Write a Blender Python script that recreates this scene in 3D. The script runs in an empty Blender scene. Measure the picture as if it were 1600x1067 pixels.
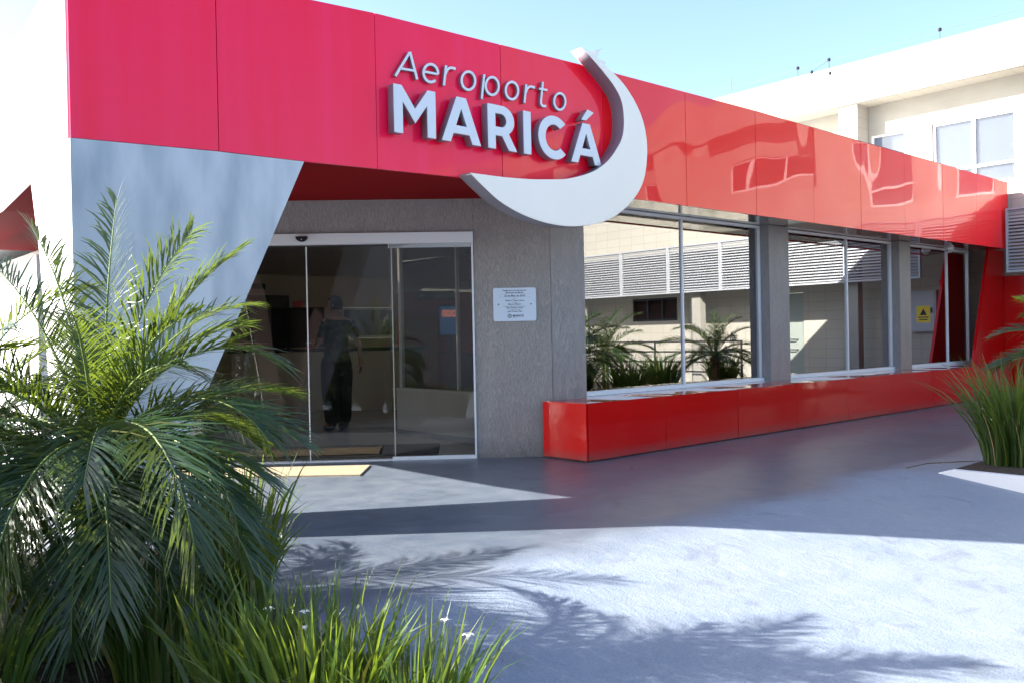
import bpy, bmesh, math, random
from mathutils import Vector, Matrix, Euler
R_ = math.radians
random.seed(7)
SC = bpy.context.scene
COL = SC.collection
# ---------------------------------------------------------------- camera, sky, sun, exposure
cam = bpy.data.objects.new('camera', bpy.data.cameras.new('camera'))
COL.objects.link(cam); SC.camera = cam
cam.location = (0, 0, 1.2)
cam.rotation_euler = (Matrix.Rotation(R_(-41.1035), 3, 'Z') @ Matrix.Rotation(R_(90 - .361), 3, 'X') @ Matrix.Rotation(R_(-1.15), 3, 'Z')).to_euler()
cam.data.sensor_width = 36; cam.data.lens = 1350 / 1600 * 36
cam.data.clip_start = .05; cam.data.clip_end = 2000
W = bpy.data.worlds.new('World'); SC.world = W; W.use_nodes = True
nt = W.node_tree; nt.nodes.clear()
sky = nt.nodes.new('ShaderNodeTexSky'); sky.sky_type = 'NISHITA'; sky.sun_disc = False
SUN = Vector((1.33, -1.05, -1.0)).normalized()
sky.sun_elevation = R_(30.5); sky.sun_rotation = R_(308.3); sky.altitude = 10; sky.air_density = 1.0; sky.dust_density = 2.2; sky.ozone_density = 2.2
bg = nt.nodes.new('ShaderNodeBackground'); bg.inputs[1].default_value = .095
wo = nt.nodes.new('ShaderNodeOutputWorld')
nt.links.new(sky.outputs[0], bg.inputs[0]); nt.links.new(bg.outputs[0], wo.inputs[0])
sl = bpy.data.lights.new('sun', 'SUN'); sl.energy = 5.0; sl.angle = R_(.5); sl.color = (1, .95, .87)
so = bpy.data.objects.new('sun', sl); COL.objects.link(so); so.rotation_euler = SUN.to_track_quat('-Z', 'Y').to_euler()
so.location = (-8, 6, 12)
SC.view_settings.view_transform = 'Standard'; SC.view_settings.look = 'None'
SC.view_settings.gamma = 1; SC.view_settings.exposure = 2.17
SC.cycles.max_bounces = 10; SC.cycles.transparent_max_bounces = 24; SC.cycles.use_denoising = True
SC.cycles.sample_clamp_indirect = 8
CR = Vector((.7535, -.6574, 0)); CF = Vector((.6574, .7535, 0))   # right-hand and forward directions of the forecourt

# ---------------------------------------------------------------- materials
def mat(name, base, rough=.6, metal=0, coat=0, coat_rough=.03, spec=.5, noise=None, bump=None, trans=None):
    """noise=(scale xyz, amount, second colour)   bump=(scale xyz, strength, distance)"""
    m = bpy.data.materials.new(name); m.use_nodes = True
    n = m.node_tree.nodes; l = m.node_tree.links; b = n['Principled BSDF']
    b.inputs['Base Color'].default_value = (*base, 1); b.inputs['Roughness'].default_value = rough
    b.inputs['Metallic'].default_value = metal; b.inputs['Coat Weight'].default_value = coat
    b.inputs['Coat Roughness'].default_value = coat_rough; b.inputs['Specular IOR Level'].default_value = spec
    tc = n.new('ShaderNodeTexCoord')
    def tex(scale, detail=5):
        mp = n.new('ShaderNodeMapping'); mp.inputs['Scale'].default_value = scale
        l.new(tc.outputs['Object'], mp.inputs[0])
        t = n.new('ShaderNodeTexNoise'); t.inputs['Scale'].default_value = 1; t.inputs['Detail'].default_value = detail
        l.new(mp.outputs[0], t.inputs[0]); return t
    if noise:
        t = tex(noise[0]); r = n.new('ShaderNodeValToRGB')
        r.color_ramp.elements[0].position = .5 - noise[1]; r.color_ramp.elements[1].position = .5 + noise[1]
        r.color_ramp.elements[0].color = (*base, 1); r.color_ramp.elements[1].color = (*noise[2], 1)
        l.new(t.outputs[0], r.inputs[0]); l.new(r.outputs[0], b.inputs['Base Color'])
        m['ramp'] = r.name
    if bump:
        t = tex(bump[0], 5 if not coat else 0); bp = n.new('ShaderNodeBump'); bp.inputs['Strength'].default_value = bump[1]; bp.inputs['Distance'].default_value = bump[2]
        l.new(t.outputs[0], bp.inputs['Height']); l.new(bp.outputs[0], b.inputs['Normal'])
        if coat: l.new(bp.outputs[0], b.inputs['Coat Normal'])
    if trans:
        tr = n.new('ShaderNodeBsdfTranslucent'); tr.inputs[0].default_value = (*trans, 1)
        mx = n.new('ShaderNodeMixShader'); mx.inputs[0].default_value = .38
        l.new(b.outputs[0], mx.inputs[1]); l.new(tr.outputs[0], mx.inputs[2]); l.new(mx.outputs[0], n['Material Output'].inputs[0])
    return m
def leafmat(name, c0, c1, trans, rough=.38, fac=.34):
    m = bpy.data.materials.new(name); m.use_nodes = True
    n = m.node_tree.nodes; l = m.node_tree.links; b = n['Principled BSDF']
    g = n.new('ShaderNodeNewGeometry'); r = n.new('ShaderNodeValToRGB')
    r.color_ramp.elements[0].color = (*c0, 1); r.color_ramp.elements[1].color = (*c1, 1)
    e = r.color_ramp.elements.new(.96); e.color = (*c1, 1)
    r.color_ramp.elements[2].color = (c1[0]*3.2, c1[1]*1.3, c1[2]*1.2, 1)
    l.new(g.outputs['Random Per Island'], r.inputs[0]); l.new(r.outputs[0], b.inputs['Base Color'])
    b.inputs['Roughness'].default_value = rough; b.inputs['Specular IOR Level'].default_value = .6
    tr = n.new('ShaderNodeBsdfTranslucent'); tr.inputs[0].default_value = (*trans, 1)
    mx = n.new('ShaderNodeMixShader'); mx.inputs[0].default_value = fac
    l.new(b.outputs[0], mx.inputs[1]); l.new(tr.outputs[0], mx.inputs[2]); l.new(mx.outputs[0], n['Material Output'].inputs[0])
    return m
def glassmat(name, tint, ior=1.55, gain=1.0):
    m = bpy.data.materials.new(name); m.use_nodes = True
    n = m.node_tree.nodes; l = m.node_tree.links; n.remove(n['Principled BSDF'])
    fr = n.new('ShaderNodeFresnel'); fr.inputs[0].default_value = ior
    mu = n.new('ShaderNodeMath'); mu.operation = 'MULTIPLY'; mu.inputs[1].default_value = gain; mu.use_clamp = True
    t = n.new('ShaderNodeBsdfTransparent'); t.inputs[0].default_value = (*tint, 1)
    g = n.new('ShaderNodeBsdfGlossy'); g.inputs['Roughness'].default_value = 0; g.inputs[0].default_value = (1, 1, 1, 1)
    mx = n.new('ShaderNodeMixShader')
    l.new(fr.outputs[0], mu.inputs[0]); l.new(mu.outputs[0], mx.inputs[0]); l.new(t.outputs[0], mx.inputs[1]); l.new(g.outputs[0], mx.inputs[2]); l.new(mx.outputs[0], n['Material Output'].inputs[0])
    return m
def groundmat(name):
    """painted concrete apron (y > 3.4) worn to a paler, rougher ramp (y < 3.4)"""
    m = bpy.data.materials.new(name); m.use_nodes = True
    n = m.node_tree.nodes; l = m.node_tree.links; b = n['Principled BSDF']
    tc = n.new('ShaderNodeTexCoord')
    def no(s, d, sc=(1, 1, 1), dist=0, rot=0):
        mp = n.new('ShaderNodeMapping'); mp.inputs['Scale'].default_value = sc; mp.inputs['Rotation'].default_value = (0, 0, rot)
        l.new(tc.outputs['Object'], mp.inputs[0])
        t = n.new('ShaderNodeTexNoise'); t.inputs['Scale'].default_value = s; t.inputs['Detail'].default_value = d; t.inputs['Distortion'].default_value = dist
        l.new(mp.outputs[0], t.inputs[0]); return t
    def ramp(src, p0, c0, p1, c1):
        r = n.new('ShaderNodeValToRGB'); r.color_ramp.elements[0].position = p0; r.color_ramp.elements[1].position = p1
        r.color_ramp.elements[0].color = (*c0, 1); r.color_ramp.elements[1].color = (*c1, 1); l.new(src, r.inputs[0]); return r.outputs[0]
    def mix(f, a, c, mode='MIX'):
        x = n.new('ShaderNodeMix'); x.data_type = 'RGBA'; x.blend_type = mode
        (l.new(f, x.inputs[0]) if not isinstance(f, float) else setattr(x.inputs[0], 'default_value', f)); l.new(a, x.inputs[6]); l.new(c, x.inputs[7]); return x.outputs[2]
    def math_(op, a, c=None, v=0):
        x = n.new('ShaderNodeMath'); x.operation = op; l.new(a, x.inputs[0])
        if c is not None: l.new(c, x.inputs[1])
        else: x.inputs[1].default_value = v
        return x.outputs[0]
    big = no(.8, 7, (1, 1, 1), .4).outputs[0]; mid = no(5, 6, (1, 1, 1), .3).outputs[0]; grit = no(95, 4).outputs[0]
    sw = no(11, 7, (1, .35, 1), 2.2, .7).outputs[0]
    sx = n.new('ShaderNodeSeparateXYZ'); l.new(tc.outputs['Object'], sx.inputs[0])
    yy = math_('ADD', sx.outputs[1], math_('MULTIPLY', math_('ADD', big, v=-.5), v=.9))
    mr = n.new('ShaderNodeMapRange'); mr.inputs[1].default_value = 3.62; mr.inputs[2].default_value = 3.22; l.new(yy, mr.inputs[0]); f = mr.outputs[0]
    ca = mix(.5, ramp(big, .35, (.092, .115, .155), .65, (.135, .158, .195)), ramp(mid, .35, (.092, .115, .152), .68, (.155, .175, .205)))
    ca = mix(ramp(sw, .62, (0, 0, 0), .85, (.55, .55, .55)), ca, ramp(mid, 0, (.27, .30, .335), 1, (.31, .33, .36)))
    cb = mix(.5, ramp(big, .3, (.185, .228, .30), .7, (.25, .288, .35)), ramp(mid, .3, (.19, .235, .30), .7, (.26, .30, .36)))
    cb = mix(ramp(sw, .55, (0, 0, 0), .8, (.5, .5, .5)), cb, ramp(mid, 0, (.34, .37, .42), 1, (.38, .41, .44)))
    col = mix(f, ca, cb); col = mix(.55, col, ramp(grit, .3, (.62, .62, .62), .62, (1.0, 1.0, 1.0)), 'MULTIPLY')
    stain = no(2.3, 3, (1, 1, 1), 1.5).outputs[0]; col = mix(1.0, col, ramp(stain, .30, (.78, .77, .76), .42, (1, 1, 1)), 'MULTIPLY')
    l.new(col, b.inputs['Base Color'])
    h = math_('ADD', math_('MULTIPLY', grit, v=.7), math_('MULTIPLY', sw, v=.8))
    bp = n.new('ShaderNodeBump'); bp.inputs['Distance'].default_value = .006
    l.new(math_('ADD', math_('MULTIPLY', f, v=.5), v=.32), bp.inputs['Strength']); l.new(h, bp.inputs['Height']); l.new(bp.outputs[0], b.inputs['Normal'])
    l.new(math_('ADD', math_('ADD', math_('MULTIPLY', f, v=.26), math_('MULTIPLY', mid, v=.22)), v=.22), b.inputs['Roughness'])
    b.inputs['Specular IOR Level'].default_value = .6
    return m
def blockmat(name, c, mortar, bw=.4, bh=.2, axis='Y'):
    m = bpy.data.materials.new(name); m.use_nodes = True
    n = m.node_tree.nodes; l = m.node_tree.links; b = n['Principled BSDF']; b.inputs['Roughness'].default_value = .8
    tc = n.new('ShaderNodeTexCoord'); sx = n.new('ShaderNodeSeparateXYZ'); cx = n.new('ShaderNodeCombineXYZ')
    l.new(tc.outputs['Object'], sx.inputs[0]); l.new(sx.outputs[axis], cx.inputs[0]); l.new(sx.outputs['Z'], cx.inputs[1])
    br = n.new('ShaderNodeTexBrick'); br.offset = 0
    br.inputs['Color1'].default_value = (*c, 1); br.inputs['Color2'].default_value = (c[0]*.96, c[1]*.95, c[2]*.93, 1); br.inputs['Mortar'].default_value = (*mortar, 1)
    br.inputs['Scale'].default_value = 1; br.inputs['Mortar Size'].default_value = .009; br.inputs['Brick Width'].default_value = bw; br.inputs['Row Height'].default_value = bh
    l.new(cx.outputs[0], br.inputs[0]); l.new(br.outputs[0], b.inputs['Base Color'])
    bp = n.new('ShaderNodeBump'); bp.inputs['Strength'].default_value = .3; bp.inputs['Distance'].default_value = .01; bp.invert = True
    l.new(br.outputs['Fac'], bp.inputs['Height']); l.new(bp.outputs[0], b.inputs['Normal'])
    return m
def emit(name, c, s=1):
    m = bpy.data.materials.new(name); m.use_nodes = True
    b = m.node_tree.nodes['Principled BSDF']; b.inputs['Base Color'].default_value = (*c, 1)
    b.inputs['Emission Color'].default_value = (*c, 1); b.inputs['Emission Strength'].default_value = s
    return m
def panelred(name, base, rough, coat, wav, dist, streak=None):
    """aluminium composite cladding: lacquer over red, each sheet slightly wavy"""
    m = mat(name, base, rough, coat=coat, coat_rough=.015, bump=((1.5, 1.5, 1.1), wav, dist), spec=.12)
    n = m.node_tree.nodes; l = m.node_tree.links; b = n['Principled BSDF']
    if streak:
        tc = n.new('ShaderNodeTexCoord'); mp = n.new('ShaderNodeMapping'); mp.inputs['Scale'].default_value = (7, 7, .35)
        l.new(tc.outputs['Object'], mp.inputs[0]); t = n.new('ShaderNodeTexNoise'); t.inputs['Scale'].default_value = 1; t.inputs['Detail'].default_value = 7
        l.new(mp.outputs[0], t.inputs[0])
        r = n.new('ShaderNodeValToRGB'); r.color_ramp.elements[0].position = .35; r.color_ramp.elements[1].position = .75
        r.color_ramp.elements[0].color = (*base, 1); r.color_ramp.elements[1].color = (*streak, 1)
        l.new(t.outputs[0], r.inputs[0]); l.new(r.outputs[0], b.inputs['Base Color'])
        rr = n.new('ShaderNodeMapRange'); rr.inputs[3].default_value = rough - .08; rr.inputs[4].default_value = rough + .12
        l.new(t.outputs[0], rr.inputs[0]); l.new(rr.outputs[0], b.inputs['Roughness'])
    return m
M = {}
M['red'] = panelred('red_cladding', (.90, .002, .009), .30, .62, .45, .045)
M['redold'] = panelred('faded_red_cladding', (.96, .004, .052), .36, .42, .25, .02, (.98, .014, .09))  # pinker base paints in the sky reflected by the left panels
M['redmid'] = panelred('red_cladding_part_faded', (.94, .005, .028), .32, .6, .3, .03, (.95, .010, .05))  # weaker share of the painted sky reflection, for the panel in between
M['redledge'] = panelred('red_ledge_cladding', (.60, .0005, .002), .35, .5, .3, .03)
def scuff(m, dirt, zlim):
    n = m.node_tree.nodes; l = m.node_tree.links; b = n['Principled BSDF']; tc = n['Texture Coordinate']
    sx = n.new('ShaderNodeSeparateXYZ'); l.new(tc.outputs['Object'], sx.inputs[0])
    mr = n.new('ShaderNodeMapRange'); mr.inputs[1].default_value = zlim; mr.inputs[2].default_value = 0; l.new(sx.outputs[2], mr.inputs[0])
    t = n.new('ShaderNodeTexNoise'); t.inputs['Scale'].default_value = 9; t.inputs['Detail'].default_value = 8; l.new(tc.outputs['Object'], t.inputs[0])
    mu = n.new('ShaderNodeMath'); mu.operation = 'MULTIPLY'; l.new(mr.outputs[0], mu.inputs[0]); l.new(t.outputs[0], mu.inputs[1])
    src = b.inputs['Base Color'].links[0].from_socket if b.inputs['Base Color'].links else None
    mx = n.new('ShaderNodeMix'); mx.data_type = 'RGBA'; mx.inputs[6].default_value = b.inputs['Base Color'].default_value
    if src: l.new(src, mx.inputs[6])
    mx.inputs[7].default_value = (*dirt, 1); l.new(mu.outputs[0], mx.inputs[0]); l.new(mx.outputs[2], b.inputs['Base Color'])
    r2 = n.new('ShaderNodeMapRange'); r2.inputs[1].default_value = .4; r2.inputs[2].default_value = .75; r2.inputs[3].default_value = .015; r2.inputs[4].default_value = .16
    l.new(t.outputs[0], r2.inputs[0]); l.new(r2.outputs[0], b.inputs['Coat Roughness'])
scuff(M['redledge'], (.12, .09, .09), .12)
M['redtop'] = panelred('red_ledge_top', (.55, .004, .008), .35, 1.0, .8, .06)
M['mirsoff'] = mat('polished_metal_soffit', (.62, .60, .57), .10, metal=.9, bump=((1.2, 1.2, 1.2), .3, .02))
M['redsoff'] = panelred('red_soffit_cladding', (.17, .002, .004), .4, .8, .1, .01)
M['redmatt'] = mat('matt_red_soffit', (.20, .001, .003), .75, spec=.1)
M['legrey'] = mat('pale_grey_cladding', (.30, .345, .40), .38, coat=.25, coat_rough=.2, noise=((3.4, 3.4, 1.0), .13, (.52, .555, .59)), bump=((1, 1, 1), .2, .01))
M['sergrey'] = mat('weathered_white_render', (.36, .36, .37), .8)
M['sidepink'] = mat('sun_bleached_side_cladding', (.86, .62, .66), .4, coat=.3)  # pale pink stands in for sun glare on red side panels
M['white'] = mat('white_paint', (.80, .80, .80), .5)
M['whitewall'] = mat('white_wall_paint', (.78, .77, .74), .7, noise=((2, 2, 2), .3, (.72, .71, .68)))
M['alu'] = mat('white_aluminium', (.74, .75, .77), .35, spec=.6)
M['darkjoint'] = mat('dark_joint', (.03, .012, .012), .8)  # dark joints, also the dark sheets added behind the leg
def stucco(name, a, b_):
    m = mat(name, a, .85, noise=((9, 9, 2), .25, b_))
    n = m.node_tree.nodes; l = m.node_tree.links; b = n['Principled BSDF']; tc = n['Texture Coordinate']
    mp = n.new('ShaderNodeMapping'); mp.inputs['Scale'].default_value = (120, 120, 20); l.new(tc.outputs['Object'], mp.inputs[0])
    t = n.new('ShaderNodeTexNoise'); t.inputs['Scale'].default_value = 1; t.inputs['Detail'].default_value = 3; t.inputs['Distortion'].default_value = .8
    l.new(mp.outputs[0], t.inputs[0]); r = n.new('ShaderNodeValToRGB'); r.color_ramp.elements[0].position = .38; r.color_ramp.elements[1].position = .52
    l.new(t.outputs[0], r.inputs[0])
    bp = n.new('ShaderNodeBump'); bp.inputs['Strength'].default_value = .9; bp.inputs['Distance'].default_value = .006
    l.new(r.outputs[0], bp.inputs['Height']); l.new(bp.outputs[0], b.inputs['Normal'])
    mx = n.new('ShaderNodeMix'); mx.data_type = 'RGBA'; mx.blend_type = 'MULTIPLY'; mx.inputs[0].default_value = .28
    l.new(n[m['ramp']].outputs[0], mx.inputs[6]); r3 = n.new('ShaderNodeValToRGB'); r3.color_ramp.elements[0].color = (.45, .45, .45, 1); r3.color_ramp.elements[0].position = .3; r3.color_ramp.elements[1].position = .5
    l.new(t.outputs[0], r3.inputs[0]); l.new(r3.outputs[0], mx.inputs[7]); l.new(mx.outputs[2], b.inputs['Base Color'])
    return m
M['stucco'] = stucco('scratched_grey_render', (.335, .31, .295), (.385, .355, .335))
scuff(M['stucco'], (.14, .13, .13), .22)
M['ceil'] = mat('interior_ceiling', (.6, .57, .52), .8)
M['intwall'] = mat('interior_wall', (.70, .58, .45), .8, noise=((1, 1, 1), .3, (.64, .53, .41)))
M['intfloor'] = mat('interior_tile_floor', (.62, .55, .46), .16, noise=((1.5, 1.5, 1.5), .3, (.48, .43, .37)))
M['annex'] = mat('cream_render', (.37, .36, .32), .8, noise=((.9, .9, 2.2), .2, (.31, .30, .265)), bump=((40, 40, 40), .3, .01))
M['block'] = blockmat('cream_block_wall', (.44, .42, .365), (.36, .345, .305))
M['pane'] = glassmat('window_glass', (.86, .90, .88), 1.6, 4.6)
M['doorglass'] = glassmat('door_glass', (.90, .88, .85), 1.5, .9)
M['wglass'] = glassmat('annex_glass', (.85, .88, .92), 1.5, .8)
M['frost'] = mat('frosted_glass', (.25, .26, .25), .6, trans=(.16, .17, .16))
M['blind'] = mat('white_blind', (.34, .36, .41), .7)
M['greymetal'] = mat('grey_louvre_metal', (.42, .44, .47), .45, spec=.5)
M['darkmetal'] = mat('dark_metal', (.03, .03, .035), .4)
M['greydoor'] = mat('sage_grey_door', (.30, .34, .31), .5)
M['silver'] = mat('silver_letter_face', (.66, .69, .74), .38, metal=.0, coat=.2, coat_rough=.2)
M['edge'] = mat('dark_letter_side', (.20, .19, .23), .35, coat=.4)  # shade on the letter sides put into a darker colour
M['crescent'] = mat('brushed_silver_white', (.84, .79, .71), .42, coat=.2, coat_rough=.3, noise=((1, 1, 1), .3, (.88, .83, .75)))
M['black'] = mat('black_plastic', (.015, .015, .017), .35)
M['mat'] = mat('coir_mat', (.36, .295, .20), .95, noise=((60, 60, 60), .2, (.28, .22, .14)), bump=((200, 200, 200), .8, .01))
M['matdark'] = mat('dark_mat', (.12, .09, .07), .95, bump=((200, 200, 200), .8, .01))
M['soil'] = mat('dark_soil', (.035, .028, .02), .95, noise=((12, 12, 12), .2, (.07, .05, .035)), bump=((30, 30, 30), 1, .03))
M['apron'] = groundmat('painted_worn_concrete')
M['palm'] = leafmat('palm_leaf', (.010, .034, .014), (.026, .060, .018), (.24, .33, .035), .30, .26)
M['iris'] = leafmat('iris_leaf', (.024, .064, .014), (.060, .112, .018), (.30, .40, .03), .4, .26)
M['dry'] = mat('dry_leaf', (.30, .24, .12), .8)
M['rachis'] = mat('palm_rachis', (.14, .20, .05), .5)
M['trunk'] = mat('palm_trunk_fibre', (.10, .065, .035), .95, noise=((30, 30, 8), .2, (.18, .12, .06)), bump=((60, 60, 15), 1, .02))
M['petal'] = mat('white_petal', (.85, .85, .80), .6, trans=(.8, .8, .75))
M['petaly'] = mat('yellow_petal_mark', (.7, .5, .05), .6)
M['skin'] = mat('skin', (.30, .15, .09), .5)
M['hair'] = mat('black_hair', (.008, .007, .007), .5)
M['shirt'] = mat('dark_camouflage_cloth', (.012, .018, .016), .85, noise=((16, 16, 16), .04, (.04, .05, .042)))
M['trouser'] = mat('black_cloth', (.010, .010, .013), .9)
M['boot'] = mat('black_boot', (.008, .008, .008), .4)
M['redsat'] = mat('red_panel_paint', (.85, .05, .035), .4)
M['yellow'] = mat('yellow_sign', (.85, .62, .03), .5)
M['plate'] = mat('plaque_plate', (.62, .70, .80), .3, spec=.6)
M['ink'] = mat('dark_ink', (.01, .015, .03), .5)
M['green'] = mat('exit_green', (.02, .09, .05), .5)
M['screen'] = emit('lit_screen', (.05, .16, .40), .25)
M['digit'] = emit('lit_digits', (.8, .25, .1), .8)

# ---------------------------------------------------------------- helpers
def link(o, parent=None):
    COL.objects.link(o)
    if parent: o.parent = parent
    return o
def tag(o, label=None, cat=None, group=None, kind=None):
    if label: o['label'] = label
    if cat: o['category'] = cat
    if group: o['group'] = group
    if kind: o['kind'] = kind
    return o
def empty(name, loc=(0, 0, 0), rz=0, label=None, cat=None, group=None):
    o = bpy.data.objects.new(name, None); o.empty_display_size = .2; o.location = loc; o.rotation_euler = (0, 0, rz)
    link(o); return tag(o, label, cat, group)
def copy_tree(o, parent=None):
    c = o.copy(); COL.objects.link(c)
    if parent: c.parent = parent
    for ch in list(o.children): copy_tree(ch, c)
    return c
class MB:
    def __init__(s): s.bm = bmesh.new()
    def face(s, pts):
        try: return s.bm.faces.new([s.bm.verts.new(p) for p in pts])
        except ValueError: pass
    def box(s, a, b):
        x0, y0, z0 = a; x1, y1, z1 = b
        v = [s.bm.verts.new(p) for p in ((x0,y0,z0),(x1,y0,z0),(x1,y1,z0),(x0,y1,z0),(x0,y0,z1),(x1,y0,z1),(x1,y1,z1),(x0,y1,z1))]
        for f in ((0,3,2,1),(4,5,6,7),(0,1,5,4),(1,2,6,5),(2,3,7,6),(3,0,4,7)): s.bm.faces.new([v[i] for i in f])
        return s
    def prism(s, poly, d0, d1, axis):
        """poly of 2D points; axis 'y': (x,z) extruded in y; 'z': (x,y) in z; 'x': (y,z) in x"""
        def P(u, w, d): return {'y': (u, d, w), 'z': (u, w, d), 'x': (d, u, w)}[axis]
        a = [s.bm.verts.new(P(u, w, d0)) for u, w in poly]; b = [s.bm.verts.new(P(u, w, d1)) for u, w in poly]
        n = len(poly); s.bm.faces.new(a); s.bm.faces.new(b[::-1])
        for i in range(n): s.bm.faces.new((a[i], b[i], b[(i+1) % n], a[(i+1) % n]))
        return s
    def tube(s, pts, r, n=8, cap=True):
        pts = [Vector(p) for p in pts]; rs = r if isinstance(r, (list, tuple)) else [r]*len(pts)
        rings = []; up = Vector((0, 0, 1))
        for i, p in enumerate(pts):
            t = (pts[min(i+1, len(pts)-1)] - pts[max(i-1, 0)]).normalized()
            u = up if abs(t.dot(up)) < .95 else Vector((1, 0, 0))
            a = t.cross(u).normalized(); b = t.cross(a)
            rings.append([s.bm.verts.new(p + (a*math.cos(k*2*math.pi/n) + b*math.sin(k*2*math.pi/n))*rs[i]) for k in range(n)])
        for i in range(len(rings)-1):
            for k in range(n): s.bm.faces.new((rings[i][k], rings[i][(k+1) % n], rings[i+1][(k+1) % n], rings[i+1][k]))
        if cap: s.bm.faces.new(rings[0][::-1]); s.bm.faces.new(rings[-1])
        return s
    def lathe(s, prof, c=(0, 0, 0), n=20):
        rings = [[s.bm.verts.new((c[0]+r*math.cos(k*2*math.pi/n), c[1]+r*math.sin(k*2*math.pi/n), c[2]+z)) for k in range(n)] for r, z in prof]
        for i in range(len(rings)-1):
            for k in range(n): s.bm.faces.new((rings[i][k], rings[i][(k+1) % n], rings[i+1][(k+1) % n], rings[i+1][k]))
        s.bm.faces.new(rings[0][::-1]); s.bm.faces.new(rings[-1]); return s
    def build(s, name, m, parent=None, bevel=0, smooth=False, loc=None, rot=None):
        bmesh.ops.recalc_face_normals(s.bm, faces=s.bm.faces)
        if bevel:
            bmesh.ops.bevel(s.bm, geom=list(s.bm.edges), offset=bevel, segments=2, profile=.5, affect='EDGES', clamp_overlap=True)
        me = bpy.data.meshes.new(name); s.bm.to_mesh(me); s.bm.free()
        me.materials.append(m)
        if smooth:
            for p in me.polygons: p.use_smooth = True
        o = bpy.data.objects.new(name, me); link(o, parent)
        if loc is not None: o.location = loc
        if rot is not None: o.rotation_euler = rot
        return o
def curve_mesh(loops, depth, bevel=0):
    """filled 2D outline with holes -> mesh data, x right, y up, thickness +-depth/2 in z"""
    c = bpy.data.curves.new('c', 'CURVE'); c.dimensions = '2D'; c.fill_mode = 'BOTH'; c.extrude = depth/2; c.bevel_depth = bevel; c.bevel_resolution = 1
    if bevel: c.offset = -bevel
    for lp in loops:
        sp = c.splines.new('POLY'); sp.points.add(len(lp)-1)
        for i, (x, y) in enumerate(lp): sp.points[i].co = (x, y, 0, 1)
        sp.use_cyclic_u = True
    o = bpy.data.objects.new('c', c); COL.objects.link(o)
    dg = bpy.context.evaluated_depsgraph_get(); me = bpy.data.meshes.new_from_object(o.evaluated_get(dg))
    bpy.data.objects.remove(o); bpy.data.curves.remove(c); return me
def text_mesh(txt, size, depth, align='CENTER', bold=0):
    c = bpy.data.curves.new('t', 'FONT'); c.body = txt; c.size = size; c.extrude = depth/2; c.align_x = align; c.offset = bold
    o = bpy.data.objects.new('t', c); COL.objects.link(o)
    dg = bpy.context.evaluated_depsgraph_get(); me = bpy.data.meshes.new_from_object(o.evaluated_get(dg))
    bpy.data.objects.remove(o); bpy.data.curves.remove(c); return me
def joinmeshes(parts):
    """[(mesh, matrix)] -> one bmesh"""
    bm = bmesh.new()
    for me, mx in parts:
        b2 = bmesh.new(); b2.from_mesh(me); b2.transform(mx); tmp = bpy.data.meshes.new('tmp'); b2.to_mesh(tmp); b2.free(); bm.from_mesh(tmp); bpy.data.meshes.remove(tmp)
    return bm
def obj_bm(name, bm, m, parent=None):
    me = bpy.data.meshes.new(name); bm.to_mesh(me); bm.free(); me.materials.clear(); me.materials.append(m)
    return link(bpy.data.objects.new(name, me), parent)
def ellipse(cx, cy, rx, ry, n=40, shear=0):
    return [(cx + rx*math.cos(2*math.pi*k/n) + shear*ry*math.sin(2*math.pi*k/n), cy + ry*math.sin(2*math.pi*k/n)) for k in range(n)]
def ribbon(path, w):
    """constant-width closed outline round an open 2D path"""
    L, Rr = [], []
    for i, p in enumerate(path):
        a = path[max(i-1, 0)]; b = path[min(i+1, len(path)-1)]
        dx, dy = b[0]-a[0], b[1]-a[1]; d = math.hypot(dx, dy) or 1
        L.append((p[0]-dy/d*w/2, p[1]+dx/d*w/2)); Rr.append((p[0]+dy/d*w/2, p[1]-dx/d*w/2))
    return L + Rr[::-1]
def arc(cx, cy, rx, ry, a0, a1, n=24):
    return [(cx+rx*math.cos(R_(a0+(a1-a0)*k/n)), cy+ry*math.sin(R_(a0+(a1-a0)*k/n))) for k in range(n+1)]

# ---------------------------------------------------------------- ground
def g(q):
    if q >= 3.5: return 0
    if q > 3.3: return -.135*(3.5-q)**2/.4
    q = max(q, 0); return -.135*(3.4-q)
def sheet(name, p0, p1, qs, m, dz=0, edge=None, np_=2):
    mb = MB(); rows = []
    for q in qs:
        rows.append([mb.bm.verts.new((p0+(p1-p0)*i/(np_-1), q + (edge(p0+(p1-p0)*i/(np_-1)) if edge and q == max(qs) else 0), 0)) for i in range(np_)])
    for r in rows:
        for v in r: v.co.z = g(v.co.y) + dz
    for i in range(len(rows)-1):
        for k in range(np_-1): mb.bm.faces.new((rows[i][k], rows[i][k+1], rows[i+1][k+1], rows[i+1][k]))
    o = mb.build(name, m, smooth=True); return o
qs = [-300, -60, -.5, 0] + [.34*k for k in range(1, 10)] + [3.3, 3.35, 3.4, 3.45, 3.5, 3.6, 20, 300]
tag(sheet('ground', -300, 300, qs, M['apron'], 0), kind='structure')

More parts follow.
